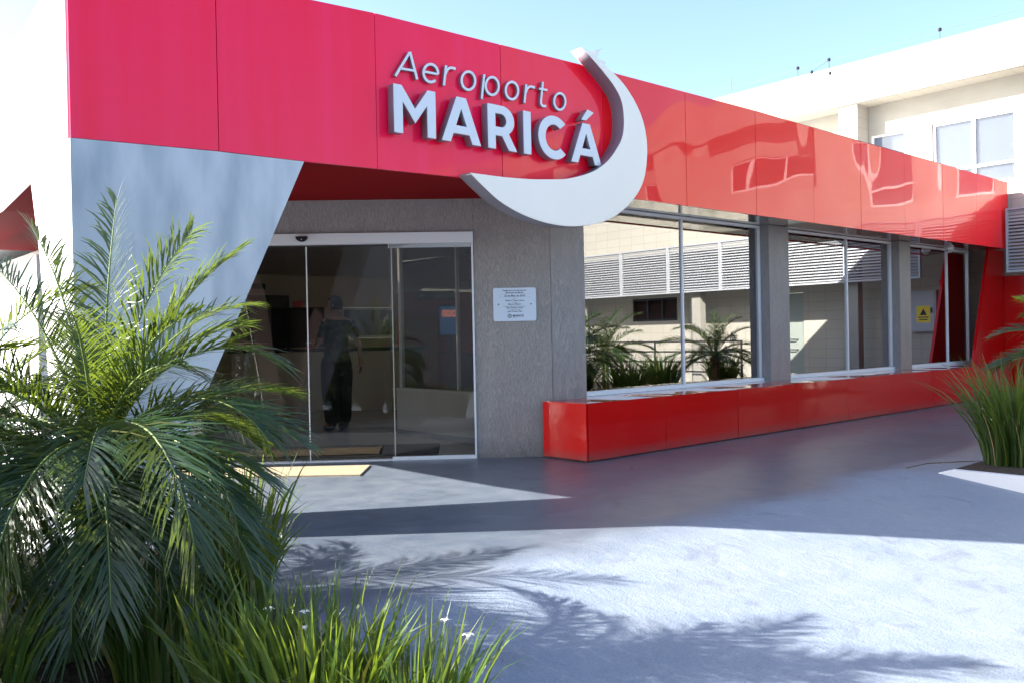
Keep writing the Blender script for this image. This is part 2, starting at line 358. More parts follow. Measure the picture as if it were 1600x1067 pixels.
# ---------------------------------------------------------------- airport terminal
B = empty('terminal_building', (0, 0, 0), 0, 'low red-panelled airport terminal with a slanted pale grey leg and glass entrance', 'building')
def interp(tab, p):
    for (a, za), (b, zb) in zip(tab, tab[1:]):
        if p <= b: return za + (zb-za)*(p-a)/(b-a)
    return tab[-1][1]
TOP = [(1.44, 3.62), (3.06, 3.66), (3.63, 3.689), (4.88, 3.707), (6.18, 3.729), (8.75, 3.742), (11.2, 3.712), (16.6, 3.70)]
BOT = [(1.44, 2.446), (2.35, 2.478), (2.98, 2.483), (3.6, 2.50), (4.54, 2.52), (6.6, 2.535), (16.6, 2.535)]
seams = [1.44, 2.354, 3.599, 4.86, 6.14, 7.42, 8.72, 9.99, 11.2, 12.5, 13.8, 15.1, 16.46]
for i, (a, b) in enumerate(zip(seams, seams[1:])):
    a2, b2 = a + (.003 if i else 0), b - .003
    ps = [a2] + [p for p, _ in TOP + BOT if a2 < p < b2] + [b2]; ps = sorted(set(ps))
    poly = [(p, interp(BOT, p)) for p in ps] + [(p, interp(TOP, p)) for p in ps[::-1]]
    m = M['redold'] if i < 3 else M['redmid'] if i < 4 else M['red']
    yj = random.uniform(-.0015, .0015)
    MB().prism(poly, 5.65 + yj, 5.68, 'y').build('fascia_panel', m, B)
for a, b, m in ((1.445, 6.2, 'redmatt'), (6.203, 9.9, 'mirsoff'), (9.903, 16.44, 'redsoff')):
    ps = sorted({a, b, *[p for p, _ in TOP + BOT if a < p < b]})
    MB().prism([(p, interp(BOT, p)+.010) for p in ps] + [(p, interp(TOP, p)-.008) for p in ps[::-1]], 5.683, 6.09, 'y').build('fascia_core', M[m], B)
MB().prism([(1.44, 3.622), (16.46, 3.70), (16.46, 3.722), (8.7, 3.762), (6.1, 3.75), (1.44, 3.64)], 5.70, 6.08, 'y').build('fascia_coping', M['redsoff'], B)
# left flank: fascia band along the side, then the slanted legs
MB().prism([(5.684, 2.445), (6.67, 2.336), (7.69, 2.25), (14, 2.2), (14, 3.2), (7.56, 3.335), (6.26, 3.46), (5.684, 3.615)], 1.433, 1.46, 'x').build('side_fascia', M['sidepink'], B)
MB().prism([(6.093, 2.405), (6.67, 2.338), (7.69, 2.252), (14, 2.202), (14, 3.18), (7.56, 3.315), (6.26, 3.44), (6.093, 3.48)], 1.462, 1.84, 'x').build('side_fascia_core', M['redmatt'], B)
MB().prism([(1.437, 0), (1.831, 0), (2.981, 2.4805), (2.35, 2.474), (1.437, 2.443)], 5.65, 6.09, 'y').build('slanted_leg', M['legrey'], B)
MB().prism([(1.845, .02), (2.95, 2.44), (2.3, 2.44), (1.845, 2.42)], 6.091, 6.105, 'y').build('leg_back_panel', M['darkjoint'], B)  # added near-black sheet, keeps the leg's back dark in the door reflection
MB().prism([(6.093, 0), (6.13, 0), (6.469, 1.811), (6.67, 2.333), (6.093, 2.397)], 1.44, 1.455, 'x').build('side_leg', M['white'], B)
MB().prism([(6.108, .02), (6.125, .02), (6.455, 1.811), (6.655, 2.33), (6.108, 2.39)], 1.457, 1.836, 'x').build('side_leg_lining', M['darkjoint'], B)  # dark core added so the leg's inner side mirrors dark in the glass
MB().box((1.98, 9.02, 0), (2.12, 14, 2.05)).build('flank_wall', M['white'], B)
# soffit, roof, ceiling
MB().prism([(6.2, 6.095), (9.9, 6.095), (9.9, 6.5), (6.2, 6.5)], 2.565, 2.60, 'z').build('soffit', M['mirsoff'], B)
MB().prism([(9.903, 6.095), (16.4, 6.095), (16.4, 6.5), (9.903, 6.5)], 2.565, 2.60, 'z').build('soffit', M['redsoff'], B)
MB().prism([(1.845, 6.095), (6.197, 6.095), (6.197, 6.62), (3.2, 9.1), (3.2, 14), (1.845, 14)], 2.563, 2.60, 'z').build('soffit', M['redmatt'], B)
SKY = [(3.4, 5.8, 9.4, 10.4), (6.8, 9.4, 9.4, 10.6), (9.8, 13, 9.4, 12)]  # unseen roof openings added to bring sun and daylight into the lobby
def slab(p0, p1, q0, q1, z0, z1):
    mb = MB(); ps = sorted({p0, p1, *[v for h in SKY for v in h[:2]]}); qs_ = sorted({q0, q1, *[v for h in SKY for v in h[2:]]})
    for a, b in zip(ps, ps[1:]):
        for c, d in zip(qs_, qs_[1:]):
            if not any(h[0] <= (a+b)/2 <= h[1] and h[2] <= (c+d)/2 <= h[3] for h in SKY): mb.box((a, c, z0), (b, d, z1))
    return mb
slab(1.5, 16.45, 6.10, 20, 2.80, 3.15).build('roof', M['whitewall'], B)
slab(3.25, 16.5, 9.15, 19.8, 2.604, 2.64).prism([(6.2, 6.55), (16.5, 6.55), (16.5, 9.148), (3.25, 9.148)], 2.604, 2.64, 'z').build('ceiling', M['ceil'], B)
for a, b, c, d in SKY: MB().box((a-.05, c-.05, 3.152), (b+.05, d+.05, 3.165)).build('skylight', M['doorglass'], B)
MB().box((3.05, 8.75, 0), (3.2, 19.9, 2.56)).build('side_wall', M['whitewall'], B)
wb = MB()
for a, b, c, d in ((3.2, 9.95, .002, 2.6), (9.95, 11.35, .002, 1.22), (9.95, 11.35, 1.92, 2.6), (11.35, 12.1, .002, 2.6), (12.1, 16.6, .002, .8), (12.1, 16.6, 2.45, 2.6)): wb.box((a, 17.2, c), (b, 17.35, d))
wb.build('back_wall', M['intwall'], B)
for a, b, c, d in ((9.955, 11.345, 1.225, 1.915), (12.105, 14.3, .805, 2.445), (14.31, 16.5, .805, 2.445)):  # windows added for daylight; the frosted one stands in for a pale board
    bw = MB().box((a, 17.24, c), (b, 17.3, c+.05)).box((a, 17.24, d-.05), (b, 17.3, d)).box((a, 17.24, c+.05), (a+.05, 17.3, d-.05)).box((b-.05, 17.24, c+.05), (b, 17.3, d-.05)).build('back_window', M['alu'], B)
    MB().box((a+.051, 17.262, c+.051), (b-.051, 17.27, d-.051)).build('pane', M['frost'] if a < 10 else M['doorglass'], bw)
MB().box((16.5, 6.4, .002), (16.62, 17.2, 2.6)).build('end_wall', M['intwall'], B)
MB().prism([(5.97, 6.25), (16.5, 6.25), (16.5, 17.2), (3.2, 17.2), (3.2, 8.4)], .002, .006, 'z').build('interior_floor', M['intfloor'], B)
# columns between windows
for a, b in ((9.83, 10.30), (13.50, 13.88)):
    MB().box((a, 6.2, .553), (b, 6.52, 2.563)).build('column', M['stucco'], B, .004)
MB().prism([(5.953, 6.216), (6.42, 6.203), (6.42, 6.5), (6.16, 6.5)], 0, 2.563, 'z').build('column', M['stucco'], B)
# ledge
ls = [5.86, 7.01, 8.28, 9.52, 10.77, 12.05, 13.35, 14.65, 16.44]
for a, b in zip(ls, ls[1:]):
    MB().box((a+.0025, 5.652 + random.uniform(-.001, .001), .012), (b-.0025, 5.675, .548)).build('ledge_panel', M['redledge'], B)
MB().box((5.84, 5.66, .014), (5.86, 6.25, .548)).build('ledge_end_panel', M['redledge'], B)
MB().box((5.865, 5.68, 0), (16.44, 6.18, .545)).build('ledge_core', M['darkjoint'], B)
MB().box((5.838, 5.648, .5485), (16.44, 6.195, .556)).build('ledge_top', M['redtop'], B)
MB().box((6.43, 6.1965, .5), (16.44, 6.52, .553)).build('ledge_back', M['alu'], B)
MB().box((6.43, 6.40, .006), (16.44, 6.52, .498)).build('parapet_wall', M['intwall'], B)
# windows
def window(p0, p1, mull):
    f = MB()
    y0, y1 = 6.325, 6.385; zb, zt = .556, 2.56
    f.box((p0, y0-.03, zb), (p1, y1, zb+.045)); f.box((p0, y0, zt-.035), (p1, y1, zt))
    f.box((p0, y0, zb+.046), (p0+.03, y1, zt-.036)); f.box((p1-.03, y0, zb+.046), (p1, y1, zt-.036))
    f.box((mull-.014, y0+.005, zb+.046), (mull+.014, y1-.005, zt-.036))
    fo = f.build('window', M['alu'], B, .002)
    MB().box((p0+.031, 6.35, zb+.046), (mull-.015, 6.357, zt-.037)).build('pane', M['pane'], fo)
    MB().box((mull+.015, 6.35, zb+.046), (p1-.031, 6.357, zt-.037)).build('pane', M['pane'], fo)
window(6.425, 9.825, 8.21); window(10.305, 13.495, 12.10); window(13.885, 16.49, 15.6)
# red end leg by the annex
MB().prism([(15.72, .558), (16.48, 2.562), (17.17, 2.562), (17.17, 0), (16.446, 0), (16.446, .558)], 5.97, 6.02, 'y').build('red_end_leg', M['redledge'], B)
MB().box((17.12, 5.60, 0), (17.16, 5.965, 2.1)).build('red_end_leg', M['redledge'], B)
# door wall: own frame, x to the right along the wall, y into the building
DF = (5.951, 6.216, 0); DR = R_(-38.137)
def dbox(*bx):
    mb = MB()
    for a, b in bx: mb.box(a, b)
    return mb
dbox(((-.762, 0, 0), (-.003, .15, 2.563)), ((-3.69, 0, 2.238), (-.765, .15, 2.563)), ((-3.69, 0, 0), (-3.45, .15, 2.235))).build('entrance_wall', M['stucco'], B, loc=DF, rot=(0, 0, DR))
sd = dbox(((-3.44, -.03, 2.13), (-.766, .10, 2.235)), ((-.785, -.012, .012), (-.766, .09, 2.128)), ((-3.44, -.01, .0), (-.766, .10, .010)), ((-1.60, .0, .011), (-.787, .045, .035)), ((-1.604, .02, 2.09), (-.787, .045, 2.128))).build('sliding_door', M['alu'], B, .0015, loc=DF, rot=(0, 0, DR))
for a, b, y in ((-3.43, -2.415, .060), (-2.405, -1.575, .060), (-1.598, -.787, .02)):
    MB().box((a, y, .036), (b, y+.010, 2.126)).build('glass_leaf', M['doorglass'], sd)
for x in (-2.41, -1.575):
    MB().box((x-.006, .056, .012), (x+.004, .074, 2.127)).build('leaf_edge', M['alu'], sd)
MB().box((-3.44, .05, 2.118), (-1.605, .09, 2.1295)).build('door_track', M['darkmetal'], sd)
# interior low wall with a glass screen
iw = MB().box((6.02, 6.56, .006), (6.16, 9.12, .56)).build('low_wall', M['whitewall'], B)
MB().box((5.99, 6.56, .5605), (6.19, 9.15, .582)).build('cap', M['white'], iw)
MB().box((6.005, 6.57, .0065), (6.018, 9.135, .07)).build('skirting', M['greymetal'], iw)
gs = MB().box((6.07, 9.08, .584), (6.11, 9.12, 2.6)).box((6.08, 7.93, .584), (6.10, 7.95, 2.6)).box((6.075, 6.6, 2.581), (6.105, 9.079, 2.6)).build('glass_screen', M['alu'], B)
MB().box((6.085, 7.953, .586), (6.093, 9.078, 2.59)).build('pane', M['doorglass'], gs)
MB().box((6.085, 6.60, .586), (6.093, 7.928, 2.59)).build('pane', M['doorglass'], gs)
dr = MB().box((7.70, 17.15, .006), (8.62, 17.196, 2.16)).build('interior_door', M['darkmetal'], B)
MB().box((8.50, 17.10, 1.0), (8.53, 17.148, 1.12)).build('handle', M['alu'], dr)

# ---------------------------------------------------------------- sign
S = empty('airport_sign', (4.4, 5.65, 2.77), 0, 'large silver sign reading Aeroporto MARICÁ with a white crescent, fixed on the red fascia', 'sign')
SM = Matrix.Rotation(R_(90), 4, 'X')
def letter(name, pieces, qf, depth, m=None, bev=.004):
    ps = []
    for k, loops in enumerate(pieces):
        d = depth + .0022*k
        me = curve_mesh(loops, d - 2*bev, bev)
        ps.append((me, Matrix.Translation((0, qf + depth - d/2, 0)) @ SM))
    bm = joinmeshes(ps); bm.normal_update()
    side = [f.index for f in bm.faces if abs(f.normal.y) < .3]
    o = obj_bm(name, bm, m or M['silver'], S); o.data.materials.append(M['edge'])
    for i_ in side: o.data.polygons[i_].material_index = 1
    o.matrix_parent_inverse = Matrix.Translation((-4.4, -5.65, -2.77)); return o
b0, c0 = 2.772, 3.145
def Q(x0, x1, z0, z1, pts): return [(x0+(x1-x0)*u, z0+(z1-z0)*v) for u, v in pts]
D = .085; qf = 5.545
letter('letter', [[Q(3.69, 4.085, b0, c0, [(0,0),(0,1),(.19,1),(.5,.56),(.81,1),(1,1),(1,0),(.79,0),(.79,.66),(.5,.25),(.21,.66),(.21,0)])]], qf, D)
Apts = [(0,0),(.385,1),(.625,1),(1,0),(.77,0),(.70,.195),(.30,.195),(.225,0)]
Ahole = [(.365,.375),(.635,.375),(.50,.745)]
letter('letter', [[Q(4.14, 4.545, b0, c0, Apts), Q(4.14, 4.545, b0, c0, Ahole)]], qf, D)
x0, w, h = 4.62, .325, c0-b0
Ro = [(x0, b0), (x0, c0), (x0+.16, c0)] + arc(x0+.16, c0-.125, .135, .125, 88, -58, 16) + [(x0+w, b0), (x0+w-.095, b0), (x0+.155, b0+.115), (x0+.085, b0+.115), (x0+.085, b0)]
Rh = [(x0+.085, c0-.072), (x0+.085, c0-.182), (x0+.15, c0-.182)] + arc(x0+.15, c0-.127, .055, .055, -88, 88, 10)
letter('letter', [[Ro, Rh]], qf, D)
letter('letter', [[Q(5.02, 5.108, b0, c0, [(0,0),(0,1),(1,1),(1,0)])]], qf, D)
cx, cz = 5.39, (b0+c0)/2
co = arc(cx, cz, .195, .195, 44, 316, 36); ci = arc(cx, cz, .108, .115, 312, 48, 30)
letter('letter', [[co + ci]], qf, D)
letter('letter', [[Q(5.598, 6.002, b0, c0, Apts), Q(5.598, 6.002, b0, c0, Ahole)], [[(5.735, 3.170), (5.80, 3.172), (5.905, 3.258), (5.822, 3.278)]]], qf, D)
# thin italic word
t = .0225; sh = .16; zb, xh = 3.235, .168
def it(pts): return [(x + sh*(z-zb), z) for x, z in pts]
qa, Da = 5.612, .034
def thin(pieces): return letter('letter', pieces, qa, Da, None, .0018)
thin([[it(ribbon([(3.757, 3.226), (3.862, 3.437)], t))], [it(ribbon([(3.862, 3.440), (3.958, 3.236)], t))], [it(ribbon([(3.80, 3.293), (3.932, 3.300)], t*.85))]])
def ring(cx): 
    cz = zb + xh/2
    return [[it(ellipse(cx, cz, .082, xh/2+.003, 44)), it(ellipse(cx, cz, .082-t, xh/2+.003-t, 44))]]
cz = zb + xh/2
thin([[it(ribbon(arc(4.082, cz-.008, .070, .072, 4, 318, 40), t))], [it(ribbon([(4.022, cz-.008), (4.150, cz-.004)], t*.85))]])
thin([[it(ribbon([(4.222, zb), (4.222, zb+xh)], t))], [it(ribbon([(4.222, zb+.09)] + arc(4.285, zb+.09, .060, .068, 170, 88, 10) + [(4.318, zb+xh-.012)], t))]])
thin(ring(4.463))
thin([[it(ribbon([(4.622, zb-.045), (4.622, zb+xh)], t))]] + ring(4.718))
thin(ring(4.942))
thin([[it(ribbon([(5.098, zb), (5.098, zb+xh)], t))], [it(ribbon([(5.098, zb+.09)] + arc(5.161, zb+.09, .060, .068, 170, 88, 10) + [(5.20, zb+xh-.012)], t))]])
thin([[it(ribbon([(5.29, zb+.225), (5.29, zb+.05)] + arc(5.325, zb+.045, .035, .036, 180, 285, 8) + [(5.358, zb+.014)], t))], [it(ribbon([(5.252, zb+xh-.012), (5.352, zb+xh-.008)], t*.85))]])
thin(ring(5.52))
outer = [(4.373, 2.528), (4.545, 2.409), (4.704, 2.316), (4.952, 2.229), (5.257, 2.176), (5.582, 2.174), (5.926, 2.235), (6.214, 2.362), (6.434, 2.541), (6.555, 2.733), (6.599, 2.992), (6.564, 3.223), (6.459, 3.405), (6.301, 3.557), (6.159, 3.646)]
fins = [(6.006, 3.713), (6.033, 3.744), (5.919, 3.752), (5.907, 3.767), (5.98, 3.855), (5.826, 3.798), (5.772, 3.801), (5.711, 3.817)]
inner = [(5.844, 3.734), (5.992, 3.641), (6.142, 3.53), (6.231, 3.422), (6.262, 3.303), (6.262, 3.162), (6.225, 3.045), (6.152, 2.945), (6.071, 2.856), (5.967, 2.774), (5.839, 2.703), (5.691, 2.649), (5.546, 2.609), (5.405, 2.582), (5.046, 2.545), (4.709, 2.530)]
def smooth(pts, n=5):
    out = []
    for i in range(len(pts)-1):
        p0 = pts[max(i-1, 0)]; p1 = pts[i]; p2 = pts[i+1]; p3 = pts[min(i+2, len(pts)-1)]
        for k in range(n):
            u = k/n
            out.append(tuple(.5*((2*p1[j]) + (-p0[j]+p2[j])*u + (2*p0[j]-5*p1[j]+4*p2[j]-p3[j])*u*u + (-p0[j]+3*p1[j]-3*p2[j]+p3[j])*u**3) for j in (0, 1)))
    return out + [pts[-1]]
letter('crescent', [[smooth(outer) + fins + smooth(inner)]], 5.49, .155, M['crescent'], .004)
for p, z in ((4.9, 2.45), (5.8, 2.5), (6.35, 3.1)):
    o = MB().box((p-.03, 5.63, z-.03), (p+.03, 5.655, z+.03)).build('bracket', M['greymetal'], S); o.matrix_parent_inverse = Matrix.Translation((-4.4, -5.65, -2.77))

# ---------------------------------------------------------------- plaque
PQ = empty('plaque', (DF[0], DF[1], 0), DR, 'pale blue steel plaque with engraved lines, screwed to the grey wall right of the door', 'plaque')
pa, pb, pz0, pz1 = -.577, -.152, 1.346, 1.675; pc = (pa+pb)/2
rc = .018
outl = [(pb-rc, pz0)] + arc(pb-rc, pz0+rc, rc, rc, -90, 0, 5) + arc(pb-rc, pz1-rc, rc, rc, 0, 90, 5) + arc(pa+rc, pz1-rc, rc, rc, 90, 180, 5) + arc(pa+rc, pz0+rc, rc, rc, 180, 270, 5)
def flat(name, me, m, parent, y):
    bm = joinmeshes([(me, Matrix.Translation((0, y, 0)) @ SM)]); return obj_bm(name, bm, m, parent)
flat('plate', curve_mesh([outl], .008, .0015), M['plate'], PQ, -.008)
lines = [('Reabertura do Aeroporto', 1.648, .021, .0004), ('Municipal de Maricá', 1.626, .021, .0004), ('25 de Maio de 2018', 1.593, .024, .0005), ('Prefeito', 1.567, .011, 0), ('Fabiano Taques Horta', 1.548, .0195, .0004), ('Vice-Prefeito', 1.531, .010, 0), ('Marcos Ribeiro', 1.512, .0195, .0004),
         ('Secretário de Desenvolvimento Econômico', 1.493, .012, 0), ('Alan Novais e Alves', 1.476, .0195, .0004), ('Secretário de Turismo', 1.459, .012, 0), ('José Orlando Dias', 1.441, .0185, .0004)]
ps = []
for s, z, sz, bo in lines: ps.append((text_mesh(s, sz*1.05, .001, bold=bo), Matrix.Translation((pc, -.0135, z-.006)) @ SM))
ps.append((text_mesh('MARICÁ', .030, .001, 'LEFT', .0007), Matrix.Translation((pc-.022, -.0135, 1.388)) @ SM))
ps.append((text_mesh('PREFEITURA', .008, .001, 'LEFT'), Matrix.Translation((pc-.020, -.0135, 1.377)) @ SM))
bm = joinmeshes(ps); obj_bm('lettering', bm, M['ink'], PQ)
rl = MB()
for z in (1.613, 1.583): rl.box((pc-.155, -.0135, z), (pc+.155, -.0125, z+.0012))
rl.build('rule_lines', M['ink'], PQ)
flat('emblem', curve_mesh([ellipse(pc-.052, 1.396, .020, .020, 24), ellipse(pc-.052, 1.396, .014, .014, 24)], .001), M['ink'], PQ, -.0135)
flat('emblem_mark', curve_mesh([[(pc-.064, 1.401), (pc-.052, 1.386), (pc-.040, 1.401), (pc-.046, 1.401), (pc-.052, 1.394), (pc-.058, 1.401)]], .001), M['ink'], PQ, -.0137)
for x in (pa+.052, pb-.052):
    MB().tube([(x, -.012, 1.512), (x, -.017, 1.512)], .007, 12).build('screw', M['darkmetal'], PQ)

# ---------------------------------------------------------------- small fixtures
ms = empty('motion_sensor', DF, DR, 'small black half-round motion sensor on the white door header', 'sensor')
MB().prism([(-2.49, 2.205), (-2.37, 2.205)] + [(-2.43+.058*math.cos(R_(a)), 2.203+.05*math.sin(R_(a))) for a in range(0, -181, -15)], -.075, -.032, 'y').build('housing', M['black'], ms, .004)
MB().tube([(-2.43, -.076, 2.175), (-2.43, -.081, 2.175)], .006, 10).build('lens', M['alu'], ms)
def dome(loc, label):
    c = empty('security_camera', loc, 0, label, 'camera')
    MB().lathe([(.07, 0), (.075, -.03), (.07, -.055)]).build('housing', M['white'], c, smooth=True)
    MB().lathe([(.055, -.056), (.05, -.08), (.035, -.10), (.012, -.11)]).build('dome', M['greymetal'], c, smooth=True)
dome((15.25, 5.86+.3, 2.563), 'white dome security camera under the red soffit at the far end of the windows')
dome((15.55, 9.2, 2.60), 'white dome camera on the ceiling inside the furthest window')
mt = MB().prism([(3.0, 8.16), (2.62, 7.80), (3.968, 6.613), (4.34, 7.05)], .0, .014, 'z').build('doormat', M['mat'])
tag(mt, 'beige coir doormat lying outside the glass entrance in the sun', 'doormat')
mt = MB().prism([(3.75, 8.35), (4.30, 9.05), (5.75, 7.85), (5.2, 7.15)], .0065, .018, 'z').build('floor_mat', M['matdark'])
tag(mt, 'brown mat on the floor just inside the glass entrance', 'mat')

# interior things
ex = empty('exit_sign', (8.28, 11.36, 1.80), R_(-41), 'small dark sign reading SAÍDA hanging above the red kiosk', 'sign')
MB().box((-.30, 0, 0), (.30, .02, .15)).build('board', M['green'], ex)
for x in (-.25, .25): MB().tube([(x, .01, .15), (x, .01, .80)], .004, 6).build('hanger', M['alu'], ex)
flat('lettering', text_mesh('SAÍDA', .12, .002, 'LEFT'), M['white'], ex, -.003).location = (-.02, 0, .035)
flat('arrow', curve_mesh([[(-.27, .075), (-.23, .11), (-.23, .085), (-.17, .085), (-.17, .065), (-.23, .065), (-.23, .04)]], .002), M['white'], ex, -.003)
rp = MB().box((-.75, 0, 0), (.55, .06, 1.95)).build('display_panel', M['redsat'], loc=(8.75, 11.85, .006), rot=(0, 0, R_(-41)))
tag(rp, 'tall red display panel standing behind the chairs inside the entrance', 'panel')
kk = empty('ticket_kiosk', (8.42, 11.2, .006), R_(-41), 'slim kiosk with a small blue number screen in front of the red panel', 'kiosk')
MB().box((-.05, 0, 0), (.05, .08, 1.2)).build('post', M['darkmetal'], kk, .004)
MB().box((-.17, -.02, 1.2), (.17, .06, 1.72)).build('cabinet', M['darkmetal'], kk, .01)
MB().box((-.15, -.024, 1.24), (.15, -.021, 1.69)).build('screen', M['screen'], kk)
flat('digits', text_mesh('000', .16, .002), M['digit'], kk, -.026).location = (0, 0, 1.52)
MB().box((-.2, -.18, .95), (.2, -.02, .97)).build('tray', M['darkmetal'], kk)
def chair():
    c = empty('waiting_chair', (0, 0, 0))
    bk = [(-.20, .50), (-.225, .70), (-.21, .88), (-.15, .97), (0, 1.0), (.15, .97), (.21, .88), (.225, .70), (.20, .50)]
    o = MB().prism(bk, .19, .225, 'y').build('backrest', M['black'], c, .012, True)
    MB().prism([(-.23, -.2), (.23, -.2), (.22, .22), (-.22, .22)], .42, .455, 'z').build('seat', M['black'], c, .012, True)
    for x in (-.19, .19):
        MB().tube([(x, -.17, .42), (x, -.2, 0)], .012, 8).build('leg', M['darkmetal'], c)
        MB().tube([(x, .19, .60), (x, .18, .42), (x, .22, 0)], .012, 8).build('leg', M['darkmetal'], c)
    return c
ch0 = chair()
spots = [(7.30, 9.45, 140, 'black plastic chair standing behind the low white wall inside the entrance', 'chairs beside the entrance'),
         (7.78, 8.95, 140, 'black chair half hidden by the right door frame, behind the low wall', 'chairs beside the entrance')]
for k in range(4): spots.append((12.35 + .55*k, 7.5, 180, ['leftmost faint black chair behind the middle window', 'second black chair from the left behind the middle window', 'third black chair from the left behind the middle window', 'rightmost black chair behind the middle window'][k], 'chairs along the windows'))
for k in range(3): spots.append((15.0 + .55*k, 7.6, 180, ['black chair at the left edge of the furthest window', 'middle black chair behind the furthest window', 'black chair nearest the end wall behind the furthest window'][k], 'chairs along the windows'))
for i, (x, y, a, lb, gr) in enumerate(spots):
    c = ch0 if i == 0 else copy_tree(ch0)
    c.location = (x, y, .006); c.rotation_euler = (0, 0, R_(a)); tag(c, lb, 'chair', gr)
tag(MB().box((0, 0, 0), (.02, .2, .3)).build('extinguisher_sign', M['redsat'], loc=(8.95, 17.17, 1.75), rot=(0, 0, R_(90))), 'small red extinguisher sign on the beige back wall right of the dark door', 'sign')
fe = empty('fire_extinguisher', (9.0, 17.0, .95), 0, 'red fire extinguisher hung under the small red sign on the back wall', 'extinguisher')
MB().lathe([(.05, 0), (.075, .03), (.075, .40), (.05, .46), (.025, .48)]).build('cylinder', M['redsat'], fe, smooth=True)
MB().tube([(0, 0, .48), (0, 0, .54), (-.08, 0, .55)], .012, 8).build('handle', M['darkmetal'], fe)
MB().tube([(.02, 0, .5), (.1, 0, .42), (.1, -.02, .15)], .01, 8).build('hose', M['black'], fe)
tag(MB().box((0, 0, 0), (.02, .3, .12)).build('door_sign', M['green'], loc=(8.1, 17.17, 2.28), rot=(0, 0, R_(90))), 'small green sign above the dark door on the back wall', 'sign')
ct = empty('service_counter', (7.2, 13.0, .006), R_(-41), 'dark service counter with a black top behind the standing man', 'counter')
MB().box((-1.6, 0, 0), (1.6, .5, 1.0)).build('body', M['intwall'], ct, .005)
MB().box((-1.65, -.05, 1.001), (1.65, .55, 1.05)).build('top', M['darkmetal'], ct, .005)
tv = MB().box((-1.0, .3, 1.07), (-.1, .34, 1.75)).build('monitor', M['black'], loc=(7.2, 13.0, .006), rot=(0, 0, R_(-41)))
tag(tv, 'black flat monitor standing on the service counter left of the man', 'monitor')
# cabinets with warning signs on the end wall
for k, (xx, y, lb) in enumerate(((17.2, 5.30, 'grey cabinet with a yellow warning sign on the annex wall, mirrored in the furthest window'), (16.5, 6.9, 'grey electrical cabinet with a yellow warning sign inside the terminal on its end wall'))):
    cb = empty('electrical_cabinet', (xx, y, 1.12), 0, lb, 'cabinet', 'cabinets with yellow signs')
    MB().box((-.10, -.24, 0), (-.001, .24, .80)).build('box', M['greymetal'], cb, .008)
    MB().box((-.108, -.2, .03), (-.101, .2, .77)).build('door', M['greymetal'], cb, .002)
    MB().box((-.125, .14, .36), (-.109, .17, .46)).build('handle', M['black'], cb)
    MB().box((-.1115, -.13, .18), (-.109, .13, .50)).build('warning_sign', M['yellow'], cb)
    ink = MB().prism([(-.07, .32), (.07, .32), (0, .45)], -.1128, -.1118, 'x').box((-.1128, -.1, .27), (-.1118, .1, .29)).box((-.1128, -.08, .225), (-.1118, .08, .245))
    ink.build('sign_print', M['ink'], cb)

# ---------------------------------------------------------------- person
def skin_mesh(verts, edges, rad, root=0, sub=2):
    me = bpy.data.meshes.new('sk'); me.from_pydata(verts, edges, []); o = bpy.data.objects.new('sk', me); COL.objects.link(o)
    o.modifiers.new('s', 'SKIN')
    for i, r in enumerate(rad):
        d = me.skin_vertices[0].data[i]; d.radius = r if isinstance(r, tuple) else (r, r); d.use_root = (i == root)
    sb = o.modifiers.new('b', 'SUBSURF'); sb.levels = sub; sb.render_levels = sub
    dg = bpy.context.evaluated_depsgraph_get(); out = bpy.data.meshes.new_from_object(o.evaluated_get(dg)); bpy.data.objects.remove(o)
    return out
def chain_mesh(chains, sub=2):
    """chains of ((x,y,z),r); a chain may start with an index name already used"""
    V, E, Rr, names = [], [], [], {}
    for ch in chains:
        prev = None
        for it_ in ch:
            if isinstance(it_, str): prev = names[it_]; continue
            p, r = it_[0], it_[1]; V.append(p); Rr.append(r); i = len(V)-1
            if len(it_) > 2: names[it_[2]] = i
            if prev is not None: E.append((prev, i))
            prev = i
    return skin_mesh(V, E, Rr, 0, sub)
# local frame: x forward of the body, y to the body's left
P = empty('person', (5.74, 10.10, .006), math.atan2(CF.y, CF.x) + R_(38), 'man in a dark camouflage t-shirt and black trousers standing inside with his back turned', 'person')
I4 = Matrix.Identity(4)
body = chain_mesh([
    [((0, 0, .95), (.12, .09), 'pel'), ((0, 0, 1.10), (.12, .09)), ((.01, 0, 1.28), (.14, .10)), ((0, 0, 1.42), (.13, .09), 'ch'), ((.0, 0, 1.50), .058, 'nk'), ((.02, 0, 1.56), .055)],
    ['ch', ((-.01, .19, 1.42), .055), ((-.03, .24, 1.20), .045), ((.08, .25, 1.12), .040), ((.26, .20, 1.16), .030), ((.31, .19, 1.17), (.038, .018)), ((.35, .18, 1.175), (.034, .016))],
    ['ch', ((-.01, -.19, 1.42), .055), ((-.02, -.27, 1.24), .045), ((-.03, -.31, 1.12), .040), ((-.01, -.345, .93), .029), ((.0, -.355, .87), (.020, .036)), ((.01, -.36, .83), (.018, .034))],
    ['pel', ((0, .10, .86), .095), ((.01, .105, .50), .062), ((-.01, .11, .12), .045), ((.10, .12, .04), .035)],
    ['pel', ((0, -.10, .86), .095), ((.01, -.105, .50), .062), ((-.01, -.11, .12), .045), ((.10, -.13, .04), .035)]])
parts = [(body, I4)]
fr_ = [(.022, .080), (.008, .092), (-.008, .086), (-.022, .068)]
for y, ln in fr_:   # right-hand fingers, relaxed
    parts.append((chain_mesh([[((.01+y, -.36, .835), .0095), ((.012+y*1.1, -.362, .80), .009), ((.02+y*1.1, -.356, .80-ln*.45), .008), ((.036+y*1.1, -.345, .80-ln*.72), .0068)]], 1), I4))
parts.append((chain_mesh([[((.03, -.355, .875), .010), ((.055, -.35, .85), .0095), ((.064, -.345, .822), .008)]], 1), I4))
